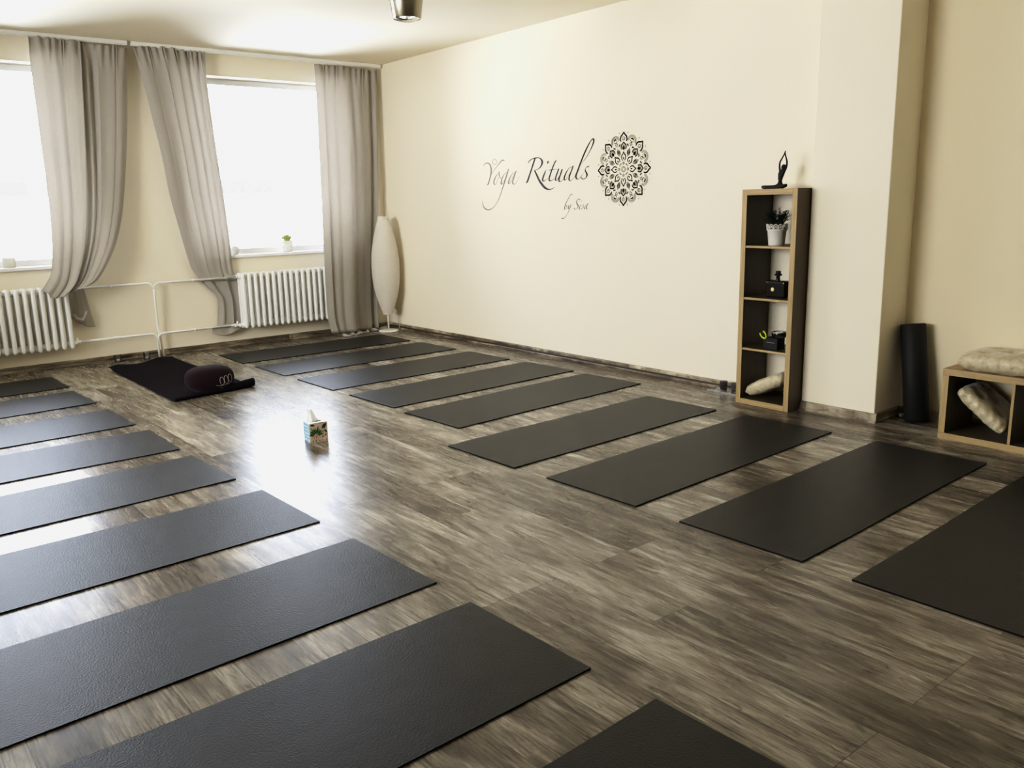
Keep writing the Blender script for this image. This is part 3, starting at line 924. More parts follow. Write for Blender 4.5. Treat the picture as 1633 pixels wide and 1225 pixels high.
# low oak shelf
LXf, LYf = -.2177, -6.5378
lo = thing('shelf_unit', 'low horizontal oak open shelf in the alcove with cushions', 'shelf', (-.03, LYf - .735, 0))
ex0, ex1 = -.1877, .1877 - .0
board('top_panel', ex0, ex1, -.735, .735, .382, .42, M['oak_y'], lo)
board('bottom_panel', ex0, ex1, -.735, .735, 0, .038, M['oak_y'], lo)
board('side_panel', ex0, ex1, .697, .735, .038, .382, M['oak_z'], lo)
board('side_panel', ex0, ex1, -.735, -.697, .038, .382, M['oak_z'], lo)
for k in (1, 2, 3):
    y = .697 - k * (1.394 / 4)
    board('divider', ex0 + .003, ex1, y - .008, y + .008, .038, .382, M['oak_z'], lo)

# ------------------------------------------------------------------ cushions
def cushion(label, loc, rot, a, c, h, seed=0, tufts=True, bendz=0.):
    bm = bmesh.new()
    n = 44; top = []; bot = []
    rnd = random.Random(seed); ph = [rnd.uniform(0, 6.28) for _ in range(4)]
    tf = [(-.45, -.45), (.45, -.45), (.45, .45), (-.45, .45), (0, 0)] if tufts else []
    def hgt(u, v):
        e_ = (max(0, 1 - abs(u) ** 5) * max(0, 1 - abs(v) ** 5)) ** .38
        d = 0
        for (tx, ty) in tf: d += .42 * math.exp(-((u - tx) ** 2 + (v - ty) ** 2) / .025)
        r_ = 1 + .05 * math.sin(9 * u + ph[0]) * math.sin(8 * v + ph[1])
        edge = 1 + .07 * math.sin(30 * (u + v) + ph[2]) * max(abs(u), abs(v)) ** 4
        return h / 2 * e_ * max(.2, 1 - d) * r_ * edge
    for j in range(n + 1):
        rt, rb = [], []
        for i in range(n + 1):
            u = -1 + 2 * i / n; v = -1 + 2 * j / n
            uu = math.sin(u * PI / 2) * .999; vv = math.sin(v * PI / 2) * .999
            z = hgt(uu, vv)
            cor = 1 - .05 * (abs(uu) * abs(vv)) ** 2
            wob = 1 + .012 * math.sin(20 * (uu - vv) + ph[3])
            x, y = a / 2 * uu * cor * wob, c / 2 * vv * cor * wob
            bz = bendz * (uu ** 2) 
            rt.append(bm.verts.new((x, y, z + bz)))
            rb.append(rt[-1] if (i in (0, n) or j in (0, n)) else bm.verts.new((x, y, -z + bz)))
        top.append(rt); bot.append(rb)
    for j in range(n):
        for i in range(n):
            bm.faces.new((top[j][i], top[j][i + 1], top[j + 1][i + 1], top[j + 1][i]))
            q = (bot[j][i], bot[j + 1][i], bot[j + 1][i + 1], bot[j][i + 1])
            try: bm.faces.new(q)
            except ValueError: pass
    o = link('cushion', bm, M['satin'], smooth=True)
    o.location = loc; o.rotation_euler = rot
    return tag(o, label, 'cushion', 'gold satin cushions')
cushion('gold satin tufted cushion lying on top of the low oak shelf', (-.035, -6.825, .42 + .052), (0, 0, .02), .37, .45, .115, 3)
cushion('gold satin cushion wedged aslant inside the low oak shelf', (-.045, -6.749, .196), (.66, 0, 0), .30, .34, .098, 5)
cushion('gold satin cushion wedged in the bottom opening of the tall oak shelf', (-.160, -5.378, .152), (-.45, 0, 0), .27, .33, .100, 8)

# ------------------------------------------------------------------ foam roller
rb_ = Vector((.045, -6.288, .0)); rt_ = Vector((.083, -6.200, .605))
ax_ = (rt_ - rb_); Lr = ax_.length
bm = bmesh.new(); R0 = .0745
prf = [(.022, .004), (.055, .0), (R0 - .006, .0), (R0, .006), (R0, Lr - .006), (R0 - .006, Lr), (.055, Lr), (.022, Lr - .004), (.022, .004)]
lathe(bm, prf, 40, cap=False)
o = link('foam_roller', bm, M['black'], smooth=False)
for p in o.data.polygons: p.use_smooth = True
q = Vector((0, 0, 1)).rotation_difference(ax_)
o.rotation_mode = 'QUATERNION'; o.rotation_quaternion = q; 
o.location = rb_ + Vector((0, 0, .0125))
tag(o, 'black cylindrical foam roller leaning in the corner by the pillar', 'foam roller')

# ------------------------------------------------------------------ figurine on the shelf
fg = thing('figurine', 'black figurine of a cross-legged woman with arms raised, on the tall shelf', 'figurine', (-.18, -5.372, 1.4705))
def fpos(zx, zy, d=0.): return Vector((-d, -(zx - 670) * .000286, (1075 - zy) * .000263))
joints = {}
bm = None
verts, edges, rads = [], [], []
def chain(pts, start=None):
    idx = start
    for (zx, zy, r, d) in pts:
        verts.append(fpos(zx, zy, d)); rads.append(r)
        if idx is not None: edges.append((idx, len(verts) - 1))
        idx = len(verts) - 1
    return idx
pel = chain([(670, 1000, .017, 0)])
wst = chain([(663, 880, .0125, 0)], pel)
che = chain([(700, 730, .0185, .003)], wst)
shc = chain([(722, 650, .016, 0)], che)
nk = chain([(735, 610, .008, 0)], shc)
chain([(650, 640, .0085, 0), (636, 540, .0065, .002), (645, 430, .006, .004), (700, 330, .005, .003), (750, 240, .0045, .002), (765, 200, .005, .002), (778, 150, .0022, .002)], shc)
chain([(795, 600, .0085, 0), (822, 520, .007, .002), (834, 430, .0062, .004), (805, 330, .005, .003), (772, 240, .0045, .002), (772, 190, .004, .004)], shc)
kl = chain([(560, 1035, .0145, .015), (400, 1030, .0125, .03), (255, 1022, .011, .035)], pel)
chain([(400, 1048, .0085, .055), (560, 1052, .0075, .06), (680, 1055, .006, .06)], kl)
kr = chain([(770, 1030, .0145, .015), (860, 1010, .0125, .03), (925, 990, .010, .035)], pel)
chain([(850, 1035, .0085, .055), (740, 1050, .0075, .065), (600, 1056, .006, .067)], kr)
me = bpy.data.meshes.new('body'); me.from_pydata([v[:] for v in verts], edges, []); me.materials.append(M['black'])
body = bpy.data.objects.new('body', me); COL.objects.link(body); body.parent = fg
sk = body.modifiers.new('skin', 'SKIN')
for i, r in enumerate(rads):
    me.skin_vertices[0].data[i].radius = (r, r)
me.skin_vertices[0].data[0].use_root = True
sb = body.modifiers.new('sub', 'SUBSURF'); sb.levels = 2; sb.render_levels = 2
sk.use_smooth_shade = True
bm = bmesh.new(); hc = fpos(745, 560, 0)
sphere(bm, hc, .0185, (.95, .88, 1.12)); sphere(bm, hc + Vector((.017, -.002, .006)), .010)
sphere(bm, hc + Vector((-.018, 0, -.002)), .0035, (1, .7, 1.4))
link('head', bm, M['black'], fg, smooth=True)
bm = bmesh.new()
for k in range(6):
    p = fpos(628 - 4 * (k % 2), 700 + 28 * k, .004); sphere(bm, p, .0042, seg=8, rings=6)
link('hair_braid', bm, M['black'], fg, smooth=True)

# ------------------------------------------------------------------ plant in lace-rimmed pot
pt = thing('potted_plant', 'dark bushy plant in a white lace-rimmed pot, top opening of the tall shelf', 'potted plant', (-.20, -5.376, SZ[2] + .016))
bm = bmesh.new(); lathe(bm, [(.001, .0), (.050, .0), (.052, .004), (.062, .098), (.066, .100), (.066, .104), (.060, .104), (.050, .012), (.001, .010)], 40, cap=False)
link('pot', bm, M['pot'], pt, smooth=True)
bm = bmesh.new()
ns = 14
def onr(a, z): r = .0655 + .004 * (z - .104) / .04; return (r * math.cos(a), r * math.sin(a), z)
for k in range(ns):
    a0 = 2 * PI * k / ns; da = PI / ns
    tube(bm, [onr(a0 + da * math.cos(t_), .106 + .036 * math.sin(t_)) for t_ in [PI * s_ / 8 for s_ in range(9)]], .0022, 6)
    tube(bm, [onr(a0 + da * .6 * math.cos(t_), .106 + .022 * math.sin(t_)) for t_ in [PI * s_ / 6 for s_ in range(7)]], .0018, 6)
    tube(bm, [onr(a0 + da + .3 * da * math.cos(t_), .131 + .006 * math.sin(t_)) for t_ in [2 * PI * s_ / 8 for s_ in range(8)]], .0015, 5, closed=True)
    tube(bm, [onr(a0, .104), onr(a0, .141)], .0014, 5)
tube(bm, [onr(2 * PI * s_ / 56, .105) for s_ in range(56)], .003, 6, closed=True)
link('lace_rim', bm, M['pot'], pt, smooth=True)
bm = bmesh.new(); lathe(bm, [(.001, .095), (.061, .094), (.062, .118), (.001, .122)], 24, cap=False); link('soil', bm, M['soil'], pt)
def bush(n, R0_, r1, z0, z1, mat, parent, ls, lw, seed, name='foliage'):
    rnd = random.Random(seed); bm = bmesh.new()
    for k in range(n):
        a = rnd.uniform(0, 2 * PI); rr_ = R0_ * math.sqrt(rnd.random())
        b0 = Vector((rr_ * .6 * math.cos(a), rr_ * .6 * math.sin(a), z0))
        out = rnd.uniform(.3, 1) * r1
        tip = Vector((out * math.cos(a), out * math.sin(a), z0 + (z1 - z0) * rnd.uniform(.45, 1) * (1 - .35 * (out / r1) ** 2)))
        mid = (b0 + tip) / 2 + Vector((0, 0, .012))
        P = catmull([b0, mid, tip], 3)
        tube(bm, P, [.0014] * (len(P) - 1) + [.0006], 4)
        for q in range(1, len(P)):
            for s_ in range(3):
                c_ = Vector(P[q]); aa = rnd.uniform(0, 2 * PI)
                d = Vector((math.cos(aa), math.sin(aa), rnd.uniform(.1, .9))).normalized()
                w_ = d.cross(Vector((0, 0, 1))).normalized() * lw
                vs_ = [bm.verts.new(c_), bm.verts.new(c_ + d * ls * .5 + w_), bm.verts.new(c_ + d * ls), bm.verts.new(c_ + d * ls * .5 - w_)]
                bm.faces.new(vs_)
    return link(name, bm, mat, parent)
bush(70, .05, .088, .118, .255, M['leafdark'], pt, .022, .0035, 4)

# ------------------------------------------------------------------ black flask
bt = thing('bottle', 'squat black bottle with a round gold seal, second opening of the tall shelf', 'bottle', (-.20, -5.400, SZ[1] + .016))
bm = bmesh.new(); box(bm, -.035, .035, -.078, .078, 0, .118)
for v in bm.verts:
    if v.co.z > .1: v.co.y *= 1.0
    else: v.co.y *= .95
o = link('flask_body', bm, M['blackgloss'], bt, bevel=.016); o.modifiers['bevel'].segments = 5
bm = bmesh.new(); lathe(bm, [(.022, .112), (.013, .124), (.012, .150), (.001, .150)], 20); link('neck', bm, M['blackgloss'], bt, smooth=True)
bm = bmesh.new(); lathe(bm, [(.013, .148), (.024, .150), (.025, .158), (.017, .162), (.017, .180), (.001, .181)], 24); link('stopper', bm, M['black'], bt)
bm = bmesh.new(); tube(bm, [(-.0345, .016, .058), (-.0372, .016, .058)], .013, 20); tube(bm, [(-.0372, .016, .058), (-.0382, .016, .058)], .008, 16)
link('gold_seal', bm, M['gold'], bt)

# ------------------------------------------------------------------ black box, glass dish, neon band
bx = thing('storage_box', 'small black box in the third opening of the tall shelf, under the glass dish', 'box', (-.215, -5.395, SZ[0] + .016), 0)
bm = bmesh.new(); box(bm, -.04, .05, -.056, .056, 0, .078); link('box_body', bm, M['black'], bx, bevel=.003)
bm = bmesh.new(); box(bm, -.0404, -.0398, -.035, .030, .047, .049); link('box_line', bm, M['thread'], bx)
gd = thing('glass_dish', 'clear glass candle dish with dark wax on the small black box', 'candle dish', (-.185, -5.418, SZ[0] + .0945))
bm = bmesh.new(); lathe(bm, [(.001, .0), (.040, .0), (.048, .006), (.052, .034), (.049, .036), (.045, .008), (.001, .005)], 32, cap=False); link('dish', bm, M['glass'], gd, smooth=True)
bm = bmesh.new(); lathe(bm, [(.001, .0055), (.043, .0085), (.044, .014), (.001, .014)], 24, cap=False); link('wax', bm, M['wax'], gd)
bm = bmesh.new(); tube(bm, [(.0505 * math.cos(2 * PI * k / 32), .0505 * math.sin(2 * PI * k / 32), .036) for k in range(32)], .0035, 6, closed=True); link('rim_highlight', bm, M['silver_tray'], gd, smooth=True)  # silver ring stands in for the white highlight on the glass edge
bm = bmesh.new()
pts = []
for k in range(15):
    a = math.radians(-215 + k * 18.5)
    pts.append((0, .0195 * math.cos(a), .030 * math.sin(a)))
tube(bm, pts, .0055, 10)
o = link('wristband', bm, M['neon'], smooth=True)
o.location = (-.258, -5.340, SZ[0] + .016 + .099); o.rotation_euler = (math.radians(-38), math.radians(-6), 0)
tag(o, 'neon yellow open ring leaning on the corner of the small black box', 'ring')

# ------------------------------------------------------------------ tray with two glasses, by the tall shelf
tr = thing('tray', 'narrow silver tray on the floor between the wall and the tall shelf', 'tray', (-.096, -4.955, 0))
bm = bmesh.new(); box(bm, -.055, .055, -.16, .16, .0, .006); box(bm, -.055, -.051, -.16, .16, .006, .012); box(bm, .051, .055, -.16, .16, .006, .012)
box(bm, -.051, .051, .156, .16, .006, .012); box(bm, -.051, .051, -.16, -.156, .006, .012)
link('tray_plate', bm, M['silver_tray'], tr, bevel=.001)
def tumbler(label, loc, r, h, glassm, waxm, group):
    t = thing('candle_glass', label, 'candle glass', loc, group=group)
    bm = bmesh.new(); seg = 24
    prof = [(.001, 0), (r * .82, 0), (r * .86, h * .05), (r, h), (r * .93, h), (r * .80, h * .14), (.001, h * .12)]
    rings = []
    for ip, (rr_, z) in enumerate(prof):
        rings.append([bm.verts.new(((rr_ * (1 + (.05 * (k % 2) if 0 < ip < 3 else 0))) * math.cos(2 * PI * k / seg), (rr_ * (1 + (.05 * (k % 2) if 0 < ip < 3 else 0))) * math.sin(2 * PI * k / seg), z)) for k in range(seg)])
    for a_, c_ in zip(rings, rings[1:]):
        for k in range(seg): bm.faces.new((a_[k], a_[(k + 1) % seg], c_[(k + 1) % seg], c_[k]))
    link('glass_cup', bm, glassm, t)
    bm = bmesh.new(); lathe(bm, [(.001, h * .15), (r * .72, h * .15), (r * .76, h * .36), (.001, h * .36)], 20, cap=False); link('candle', bm, waxm, t)
    return t
tumbler('dark candle glass on the silver tray, the one farther from the tall shelf', (-.096, -4.905, .0065), .030, .075, M['smoke'], M['waxwhite'], 'dark candle glasses on the silver tray')
tumbler('dark candle glass on the silver tray, the one touching the tall shelf side', (-.096, -5.012, .0065), .030, .075, M['smoke'], M['waxwhite'], 'dark candle glasses on the silver tray')
tumbler('small cut-glass candle holder at the baseboard under the left end of the pipes', (-3.082, -.075, .0005), .033, .070, M['glass'], M['waxwhite'], 'cut-glass candle holders along the window wall')
tumbler('small cut-glass candle holder at the baseboard beside the heating riser', (-2.822, -.100, .0005), .033, .065, M['glass'], M['waxwhite'], 'cut-glass candle holders along the window wall')
tumbler('cut-glass candle holder on the floor behind the foam roller', (.095, -6.165, .0005), .026, .065, M['glass'], M['waxwhite'], None)

# ------------------------------------------------------------------ window-sill things
sp_ = at(459, 400, 1, .12)
wp = thing('potted_plant', 'small pale green plant in a white pot on the window sill', 'potted plant', (sp_.x, .12, SILL + .003))
bm = bmesh.new(); lathe(bm, [(.001, 0), (.045, 0), (.062, .115), (.056, .115), (.050, .10), (.001, .10)], 28, cap=False); link('pot', bm, M['pot'], wp, smooth=True)
bush(60, .045, .065, .10, .19, M['leaflight'], wp, .022, .006, 9)
p_ = at(372, 400, 1, .10)
t = thing('candle_glass', 'round white candle glass on the sill beside the knotted curtain', 'candle glass', (p_.x + .02, .10, SILL + .003))
bm = bmesh.new(); sphere(bm, (0, 0, .045), .048, (1, 1, .93), 24, 14); link('glass_cup', bm, M['pot'], t, smooth=True)
p_ = at(15, 420, 1, .10)
tumbler('pale frosted candle glass on the sill of the left window', (p_.x, .10, SILL + .003), .055, .085, M['paper'], M['waxwhite'], None)

# ------------------------------------------------------------------ wall lettering
OFF = -.0012
class Flat:
    """flat cut vinyl on the lettered wall (plane X = 0)"""
    def __init__(s): s.bm = bmesh.new(); s.k = 0
    def quad_strip(s, Lf, Rt, closed=False):
        s.k += 1; x = OFF - .00001 * (s.k % 40)
        a = [s.bm.verts.new((x, p[0], p[1])) for p in Lf]; c = [s.bm.verts.new((x, p[0], p[1])) for p in Rt]
        n = len(a)
        for i in range(n if closed else n - 1):
            j = (i + 1) % n
            try: s.bm.faces.new((a[i], a[j], c[j], c[i]))
            except ValueError: pass
    def poly(s, P):
        s.k += 1; x = OFF - .00001 * (s.k % 40)
        s.bm.faces.new([s.bm.verts.new((x, p[0], p[1])) for p in P])
    def build(s, name, mat, parent): return link(name, s.bm, mat, parent)
def offset_strip(P, closed=False):
    n = len(P); Lf, Rt = [], []
    for i in range(n):
        a = P[(i - 1) % n] if (closed or i) else P[i]; c = P[(i + 1) % n] if (closed or i < n - 1) else P[i]
        dx_, dy_ = c[0] - a[0], c[1] - a[1]; l = math.hypot(dx_, dy_) or 1
        nx_, ny_ = -dy_ / l, dx_ / l; w = P[i][2] / 2
        Lf.append((P[i][0] + nx_ * w, P[i][1] + ny_ * w)); Rt.append((P[i][0] - nx_ * w, P[i][1] - ny_ * w))
    return Lf, Rt
def stroke(fl, pts, ox, oy, sc, wk=1.0):
    P = catmull(pts, 7)
    P = [(p[0], p[1], max(2.5, p[2] * wk)) for p in P]
    Lf, Rt = offset_strip(P)
    cv = lambda q: (lambda w: (w.y, w.z))(at(ox + q[0] / sc, oy + q[1] / sc, 0, 0))
    fl.quad_strip([cv(q) for q in Lf], [cv(q) for q in Rt])

Rit = [
 [(60, 1045, 6), (95, 1020, 30), (130, 920, 30), (190, 740, 28), (245, 570, 30), (262, 518, 26)],
 [(110, 625, 8), (125, 590, 14), (165, 548, 16), (210, 523, 16), (262, 508, 24), (330, 500, 14), (385, 520, 24), (418, 575, 36), (412, 640, 32), (375, 705, 20), (320, 750, 12), (260, 765, 9)],
 [(250, 768, 24), (300, 870, 34), (350, 980, 38), (410, 1070, 44), (480, 1150, 42), (560, 1187, 26), (630, 1172, 14), (692, 1133, 4)],
 [(502, 760, 6), (480, 815, 20), (445, 905, 26), (428, 965, 28), (438, 1002, 22), (470, 1000, 12), (535, 945, 5)],
 [(552, 570, 8), (545, 590, 30), (533, 625, 14)],
 [(735, 545, 4), (705, 580, 20), (655, 690, 24), (605, 830, 26), (572, 940, 28), (574, 990, 26), (612, 995, 14), (680, 955, 5)],
 [(568, 768, 16), (640, 755, 12), (742, 744, 4)],
 [(778, 737, 24), (745, 830, 24), (712, 930, 26), (708, 985, 22), (745, 978, 10), (800, 880, 7), (850, 760, 7)],
 [(855, 745, 24), (820, 850, 24), (785, 950, 26), (788, 1010, 24), (825, 1012, 10), (885, 955, 4)],
 [(1075, 700, 8), (1020, 710, 8), (965, 775, 14), (918, 870, 24), (896, 950, 28), (912, 983, 18), (955, 945, 6), (1030, 820, 6), (1080, 700, 10)],
 [(1092, 672, 22), (1055, 780, 22), (1010, 900, 26), (1003, 975, 26), (1030, 998, 12), (1075, 970, 6), (1140, 880, 4)],
 [(1258, 632, 3), (1300, 590, 5), (1385, 475, 9), (1465, 330, 14), (1525, 190, 24), (1538, 110, 30), (1520, 88, 22), (1480, 125, 14), (1430, 205, 20), (1350, 370, 28), (1260, 590, 28), (1190, 780, 28), (1152, 890, 32), (1163, 948, 26), (1200, 962, 10), (1245, 920, 4)],
 [(1435, 688, 28), (1405, 692, 18), (1365, 725, 8), (1352, 770, 18), (1380, 825, 28), (1392, 875, 28), (1370, 930, 14), (1320, 962, 12), (1275, 945, 18), (1262, 905, 12), (1300, 860, 4), (1350, 790, 3)]]
Yog = [
 [(78, 312, 5), (112, 265, 12), (160, 245, 20), (208, 270, 26), (234, 340, 26), (236, 430, 26), (222, 510, 24), (200, 590, 22), (180, 655, 26), (152, 676, 6)],
 [(240, 468, 6), (320, 352, 8), (400, 248, 16), (455, 192, 22), (500, 196, 12)],
 [(303 + 38 * math.cos(a), 222 + 56 * math.sin(a), 8) for a in [2 * PI * k / 12 for k in range(13)]],
 [(368, 455, 8), (325, 515, 16), (296, 590, 22), (292, 645, 22), (318, 665, 10), (358, 600, 7), (384, 510, 8)],
 [(395, 410, 14), (392, 470, 18), (412, 530, 12), (440, 545, 10), (470, 525, 6)],
 [(545, 432, 8), (490, 470, 10), (452, 550, 18), (432, 635, 24), (448, 660, 16), (488, 600, 7), (548, 460, 8)],
 [(578, 360, 16), (545, 470, 24), (500, 620, 22), (450, 770, 16), (400, 920, 12), (340, 1040, 10), (260, 1130, 12), (180, 1160, 20), (112, 1128, 20), (76, 1060, 12), (66, 980, 4)],
 [(718, 425, 10), (670, 440, 8), (620, 505, 14), (586, 590, 22), (578, 645, 22), (605, 635, 8), (655, 545, 7), (700, 440, 10)],
 [(728, 396, 16), (692, 500, 18), (660, 600, 22), (662, 650, 20), (705, 655, 8), (750, 590, 4), (800, 500, 3)]]
Sis = [
 [(512, 230, 18), (482, 228, 30), (440, 250, 16), (370, 370, 18), (300, 500, 20), (250, 640, 26), (232, 740, 28), (262, 745, 10), (300, 690, 8), (322, 635, 22), (290, 605, 12)],
 [(390, 590, 12), (368, 670, 24), (358, 738, 24), (395, 705, 8), (455, 590, 10)],
 [(466, 573, 18), (440, 660, 16), (390, 790, 14), (320, 930, 10), (240, 1040, 16), (165, 1085, 26), (112, 1048, 10)],
 [(778, 428, 20), (745, 395, 28), (700, 410, 14), (660, 480, 26), (680, 560, 36), (718, 640, 32), (690, 715, 14), (630, 752, 10), (582, 742, 24), (563, 698, 12)],
 [(802, 580, 10), (775, 660, 20), (757, 738, 26), (800, 720, 8)],
 [(845, 450, 10), (836, 464, 22), (826, 480, 8)],
 [(925, 572, 10), (882, 612, 16), (898, 660, 22), (872, 728, 14), (822, 742, 14)],
 [(1012, 570, 8), (962, 650, 16), (936, 738, 22), (985, 690, 6), (1052, 560, 12)],
 [(1064, 538, 22), (1020, 660, 22), (1012, 742, 24), (1055, 720, 5)]]
def lettering(label, words):
    c0 = at(words[0][1], words[0][2], 0, 0)
    t = thing('wall_lettering', label, 'wall lettering', (0, c0.y, c0.z))
    for strokes, ox, oy, sc, wk, vm_ in words:
        fl = Flat()
        for s_ in strokes: stroke(fl, s_, ox, oy, sc, wk)
        o = fl.build('word', M[vm_], t); place_under(o, t.location)
    return t
lettering('script lettering reading Yoga Rituals on the wall left of the mandala', [(Yog, 764, 240, 12.25, 1.05, 'vinylglare'), (Rit, 834, 215, 13.61, 1.12, 'vinyl')])
lettering('small script lettering reading by Sisa below the large lettering', [(Sis, 890, 300, 22.27, 1.1, 'vinylglare')])

# mandala
fl = Flat()
MR = .292; MC = (-3.786, 1.6635)
def pol(r, a):  # a clockwise from up; horizontal axis to the viewer's right is -Y
    return (MC[0] - MR * r * math.sin(a), MC[1] + MR * r * math.cos(a))
def loc2(a0, x, r):  # local frame at angle a0: x sideways, r outward
    ca, sa = math.cos(a0), math.sin(a0)
    X_ = x * ca + r * sa; Y_ = -x * sa + r * ca
    return (MC[0] - MR * X_, MC[1] + MR * Y_)
def line(a0, pts, w, smooth=True, closed=False):
    P = [(x, r, ww * 1.3) for (x, r), ww in zip(pts, w if isinstance(w, (list, tuple)) else [w] * len(pts))]
    if smooth: P = catmull(P, 5)
    Lf, Rt = offset_strip(P, closed)
    fl.quad_strip([loc2(a0, *q) for q in Lf], [loc2(a0, *q) for q in Rt], closed)
def ringm(a0, x, r, rad, w, a1=0., a2=2 * PI):
    full = abs(a2 - a1 - 2 * PI) < 1e-6
    n = 20
    P = [(x + rad * math.sin(a1 + (a2 - a1) * k / n), r + rad * math.cos(a1 + (a2 - a1) * k / n), w * 1.15) for k in range(n if full else n + 1)]
    Lf, Rt = offset_strip(P, full)
    fl.quad_strip([loc2(a0, *q) for q in Lf], [loc2(a0, *q) for q in Rt], full)
def disc(a0, x, r, rad, sx=1., sr=1.):
    fl.poly([loc2(a0, x + rad * sx * math.cos(2 * PI * k / 14), r + rad * sr * math.sin(2 * PI * k / 14)) for k in range(14)])
def leafm(a0, r0, r1, w, pw=.9):
    n = 10; P = []
    for k in range(n + 1): t_ = k / n; P.append((w * math.sin(PI * t_ ** pw) , r0 + (r1 - r0) * t_))
    for k in range(n - 1, 0, -1): t_ = k / n; P.append((-w * math.sin(PI * t_ ** pw), r0 + (r1 - r0) * t_))
    fl.poly([loc2(a0, *q) for q in P])
for k in range(8):
    a = PI / 4 * k; h_ = a + PI / 8
    # outer petals
    for sgn in (1, -1):
        line(a, [(0, 1.0), (sgn * .045, .935), (sgn * .105, .88), (sgn * .122, .81), (sgn * .105, .745)], [.03, .034, .036, .034, .026])
        line(a, [(0, .735), (sgn * .035, .69), (sgn * .082, .65), (sgn * .095, .585), (sgn * .080, .53)], [.024, .028, .03, .026, .018])
        line(a, [(0, .475), (sgn * .03, .415), (sgn * .074, .36), (sgn * .068, .28), (sgn * .03, .235)], [.02, .024, .026, .022, .014])
    ringm(a, 0, .825, .047, .014); ringm(a, 0, .825, .020, .012, .6, 4.2)
    line(a, [(0, .665), (.045, .62), (.062, .575), (.05, .53)], .010); line(a, [(0, .665), (-.045, .62), (-.062, .575), (-.05, .53)], .010)
    fl.poly([loc2(a, x, r) for x, r in ((0, .645), (.030, .612), (.046, .575), (.040, .545), (.016, .530), (0, .50), (-.016, .530), (-.040, .545), (-.046, .575), (-.030, .612))])
    leafm(a, .255, .345, .020)
    # arches between outer petals
    for rad, w in ((.112, .010), (.138, .009), (.163, .009)):
        ringm(h_, 0, .80, rad, w, -1.75, 1.75)
    fl.poly([loc2(h_, .066 * math.cos(t_), .822 + .066 * math.sin(t_)) for t_ in [PI * s_ / 10 for s_ in range(11)]] + [loc2(h_, -.03, .842), loc2(h_, .03, .842)])
    line(h_, [(-.066, .80), (-.03, .785), (0, .765), (.03, .785), (.066, .80)], .014)
    line(h_, [(0, .775), (-.022, .735), (-.055, .725), (-.022, .700), (0, .655), (.022, .700), (.055, .725), (.022, .735), (0, .775)], .014, smooth=False)
    # dots
    for sgn in (1, -1):
        disc(a + sgn * .165, 0, .985, .015)
        disc(a + sgn * .205, 0, .675, .021, .9, 1.25)
        disc(a + sgn * .30, 0, .585 + .01, .0001)
    disc(h_ + .085, 0, .645, .0001)
    for sgn in (1, -1): disc(h_ + sgn * .13, 0, .655, .024, .8, 1.2)
    # thin-line diamonds
    for q in range(5):
        k_ = 1 - q * .2
        c_ = .485
        P = [(0, c_ + .125 * k_), (.062 * k_, c_ + .02 * k_), (.05 * k_, c_ - .05 * k_), (0, c_ - .115 * k_), (-.05 * k_, c_ - .05 * k_), (-.062 * k_, c_ + .02 * k_)]
        line(h_, P, .007, smooth=False, closed=True)
for k in range(4):
    a = PI / 2 * k
    ringm(a, 0, .165, .032, .013); disc(a, 0, .165, .012)
    ringm(a + PI / 4, 0, .10, .075, .020, -.75, .75)
for k in range(14):
    disc(2 * PI * k / 14, 0, .072, .013)
ringm(0, 0, 0, .045, .006)
o = fl.build('wall_decal', M['vinylmatt'], None)
o.location = (0, MC[0], MC[1]); place_under(o, o.location)
tag(o, 'round black mandala decal of petals and dots on the wall right of the lettering', 'wall decal')

# ------------------------------------------------------------------ building beyond the windows
q0 = at(432, 308, 1, 60); q1 = at(432, 292, 1, 60); l0 = at(-300, 312, 1, 60); 
bz0, bz1 = q0.z, at(200, 289, 1, 60).z
bm = bmesh.new(); box(bm, -60, q0.x, 60, 70, -12, bz0)
M['facade'] = simple('pale_facade', (.85, .84, .82), .8, bump=.05)
M['roof'] = simple('beige_roof', (.034, .0315, .029), .9, bump=.05)
db = thing('distant_building', 'pale building with a beige roof band, faint through the windows', 'building', (0, 60, -12))
o = link('facade', bm, M['facade'], db); place_under(o, db.location)
bm = bmesh.new(); box(bm, -60, q0.x, 59.7, 70.3, bz0, bz1); o = link('roof', bm, M['roof'], db); place_under(o, db.location)

# ------------------------------------------------------------------ light
w = bpy.data.worlds.new('sky'); scn.world = w; w.use_nodes = True
nt = w.node_tree; bg = nt.nodes['Background']
tc = nt.nodes.new('ShaderNodeTexCoord'); sx = nt.nodes.new('ShaderNodeSeparateXYZ')
nt.links.new(tc.outputs['Generated'], sx.inputs[0])
# overcast blue-white sky in front of the long window wall, raised and warmed leftward as fill through the added window
mr = nt.nodes.new('ShaderNodeMapRange'); mr.interpolation_type = 'SMOOTHSTEP'
mr.inputs['From Min'].default_value = .15; mr.inputs['From Max'].default_value = .75
mt = nt.nodes.new('ShaderNodeMath'); mt.operation = 'MULTIPLY'; mt.inputs[1].default_value = -1
nt.links.new(sx.outputs['X'], mt.inputs[0])
dd = nt.nodes.new('ShaderNodeMath'); dd.operation = 'SUBTRACT'
ym = nt.nodes.new('ShaderNodeMath'); ym.operation = 'MULTIPLY'; ym.inputs[1].default_value = .6
nt.links.new(sx.outputs['Y'], ym.inputs[0])
nt.links.new(mt.outputs[0], dd.inputs[0]); nt.links.new(ym.outputs[0], dd.inputs[1]); nt.links.new(dd.outputs[0], mr.inputs['Value'])
SKY_N, SKY_FILL = 11.5, 25.0
mc = nt.nodes.new('ShaderNodeMix'); mc.data_type = 'RGBA'; mc.clamp_result = False
mc.inputs[6].default_value = (.86 * SKY_N, .93 * SKY_N, 1.06 * SKY_N, 1); mc.inputs[7].default_value = (1.0 * SKY_FILL, .975 * SKY_FILL, .92 * SKY_FILL, 1)
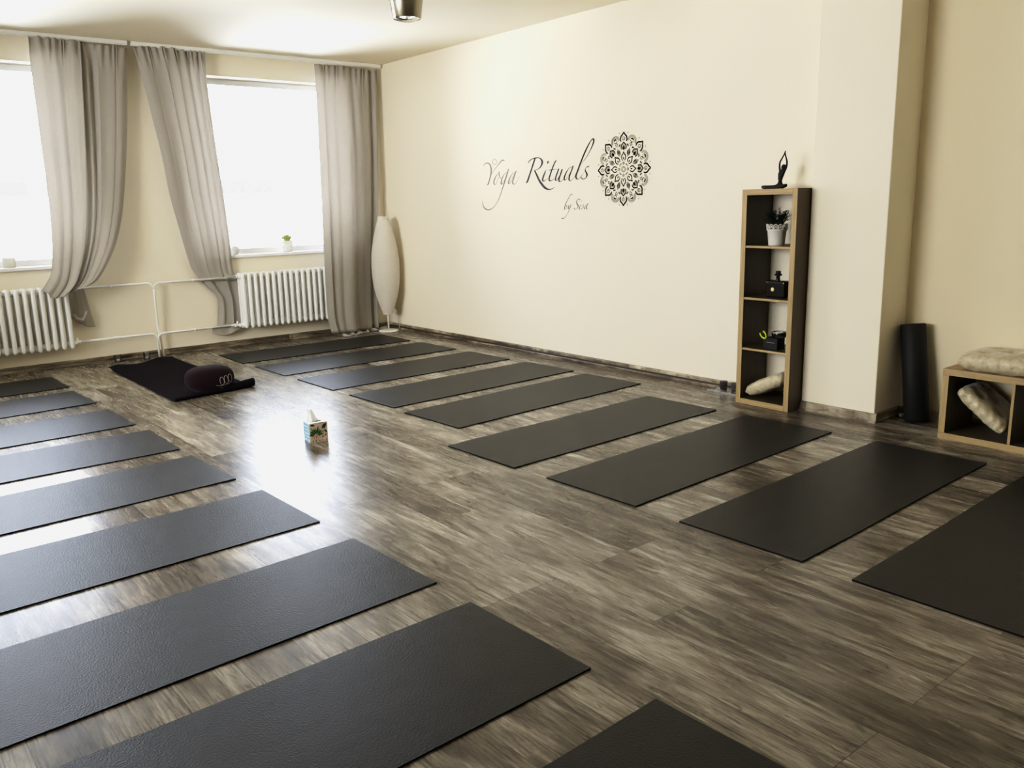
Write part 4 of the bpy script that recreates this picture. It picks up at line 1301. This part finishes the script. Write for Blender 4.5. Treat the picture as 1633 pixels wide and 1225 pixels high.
nt.links.new(mr.outputs[0], mc.inputs[0])
# glow below the horizon, raised to light the ceiling
gz = nt.nodes.new('ShaderNodeMapRange'); gz.interpolation_type = 'SMOOTHSTEP'
gz.inputs['From Min'].default_value = .02; gz.inputs['From Max'].default_value = -.12
gz.inputs['To Min'].default_value = 1.0; gz.inputs['To Max'].default_value = 2.5
nt.links.new(sx.outputs['Z'], gz.inputs['Value'])
vm = nt.nodes.new('ShaderNodeVectorMath'); vm.operation = 'SCALE'
vm.inputs[0].default_value = (.86 * SKY_N, .93 * SKY_N, 1.06 * SKY_N); nt.links.new(gz.outputs[0], vm.inputs['Scale'])
nt.links.new(vm.outputs[0], mc.inputs[6]); nt.links.new(mc.outputs[2], bg.inputs['Color'])
bg.inputs['Strength'].default_value = 1
for y0, y1 in FILL_WIN:
    ld = bpy.data.lights.new('window_portal', 'AREA'); ld.shape = 'RECTANGLE'
    ld.size = HEAD - SILL; ld.size_y = y1 - y0; ld.cycles.is_portal = True
    lo_ = bpy.data.objects.new('window_portal', ld); COL.objects.link(lo_)
    lo_.location = (XL - .28, (y0 + y1) / 2, (SILL + HEAD) / 2); lo_.rotation_euler = (0, math.radians(-90), 0)
for i, (x0, x1) in enumerate(WINS):
    ld = bpy.data.lights.new('window_portal', 'AREA'); ld.shape = 'RECTANGLE'
    ld.size = x1 - x0; ld.size_y = HEAD - SILL; ld.cycles.is_portal = True
    lo_ = bpy.data.objects.new('window_portal', ld); COL.objects.link(lo_)
    lo_.location = ((x0 + x1) / 2, .30, (SILL + HEAD) / 2); lo_.rotation_euler = (math.radians(-90), 0, 0)

scn.view_settings.view_transform = 'Standard'
scn.view_settings.look = 'None'
scn.view_settings.exposure = 0
scn.view_settings.use_curve_mapping = True
cm = scn.view_settings.curve_mapping
cc = cm.curves[3]
for x_, y_ in ((.06, .038), (.25, .235), (.6, .62)): cc.points.new(x_, y_)
cc.points[len(cc.points) - 1].location = (1, .90)
cm.extend = 'HORIZONTAL'
cm.update()
scn.cycles.max_bounces = 10
scn.cycles.diffuse_bounces = 6
scn.cycles.glossy_bounces = 4
scn.cycles.transmission_bounces = 8
scn.cycles.transparent_max_bounces = 12
scn.cycles.sample_clamp_indirect = 8
scn.cycles.caustics_reflective = False
scn.cycles.caustics_refractive = False
scn.cycles.use_denoising = True
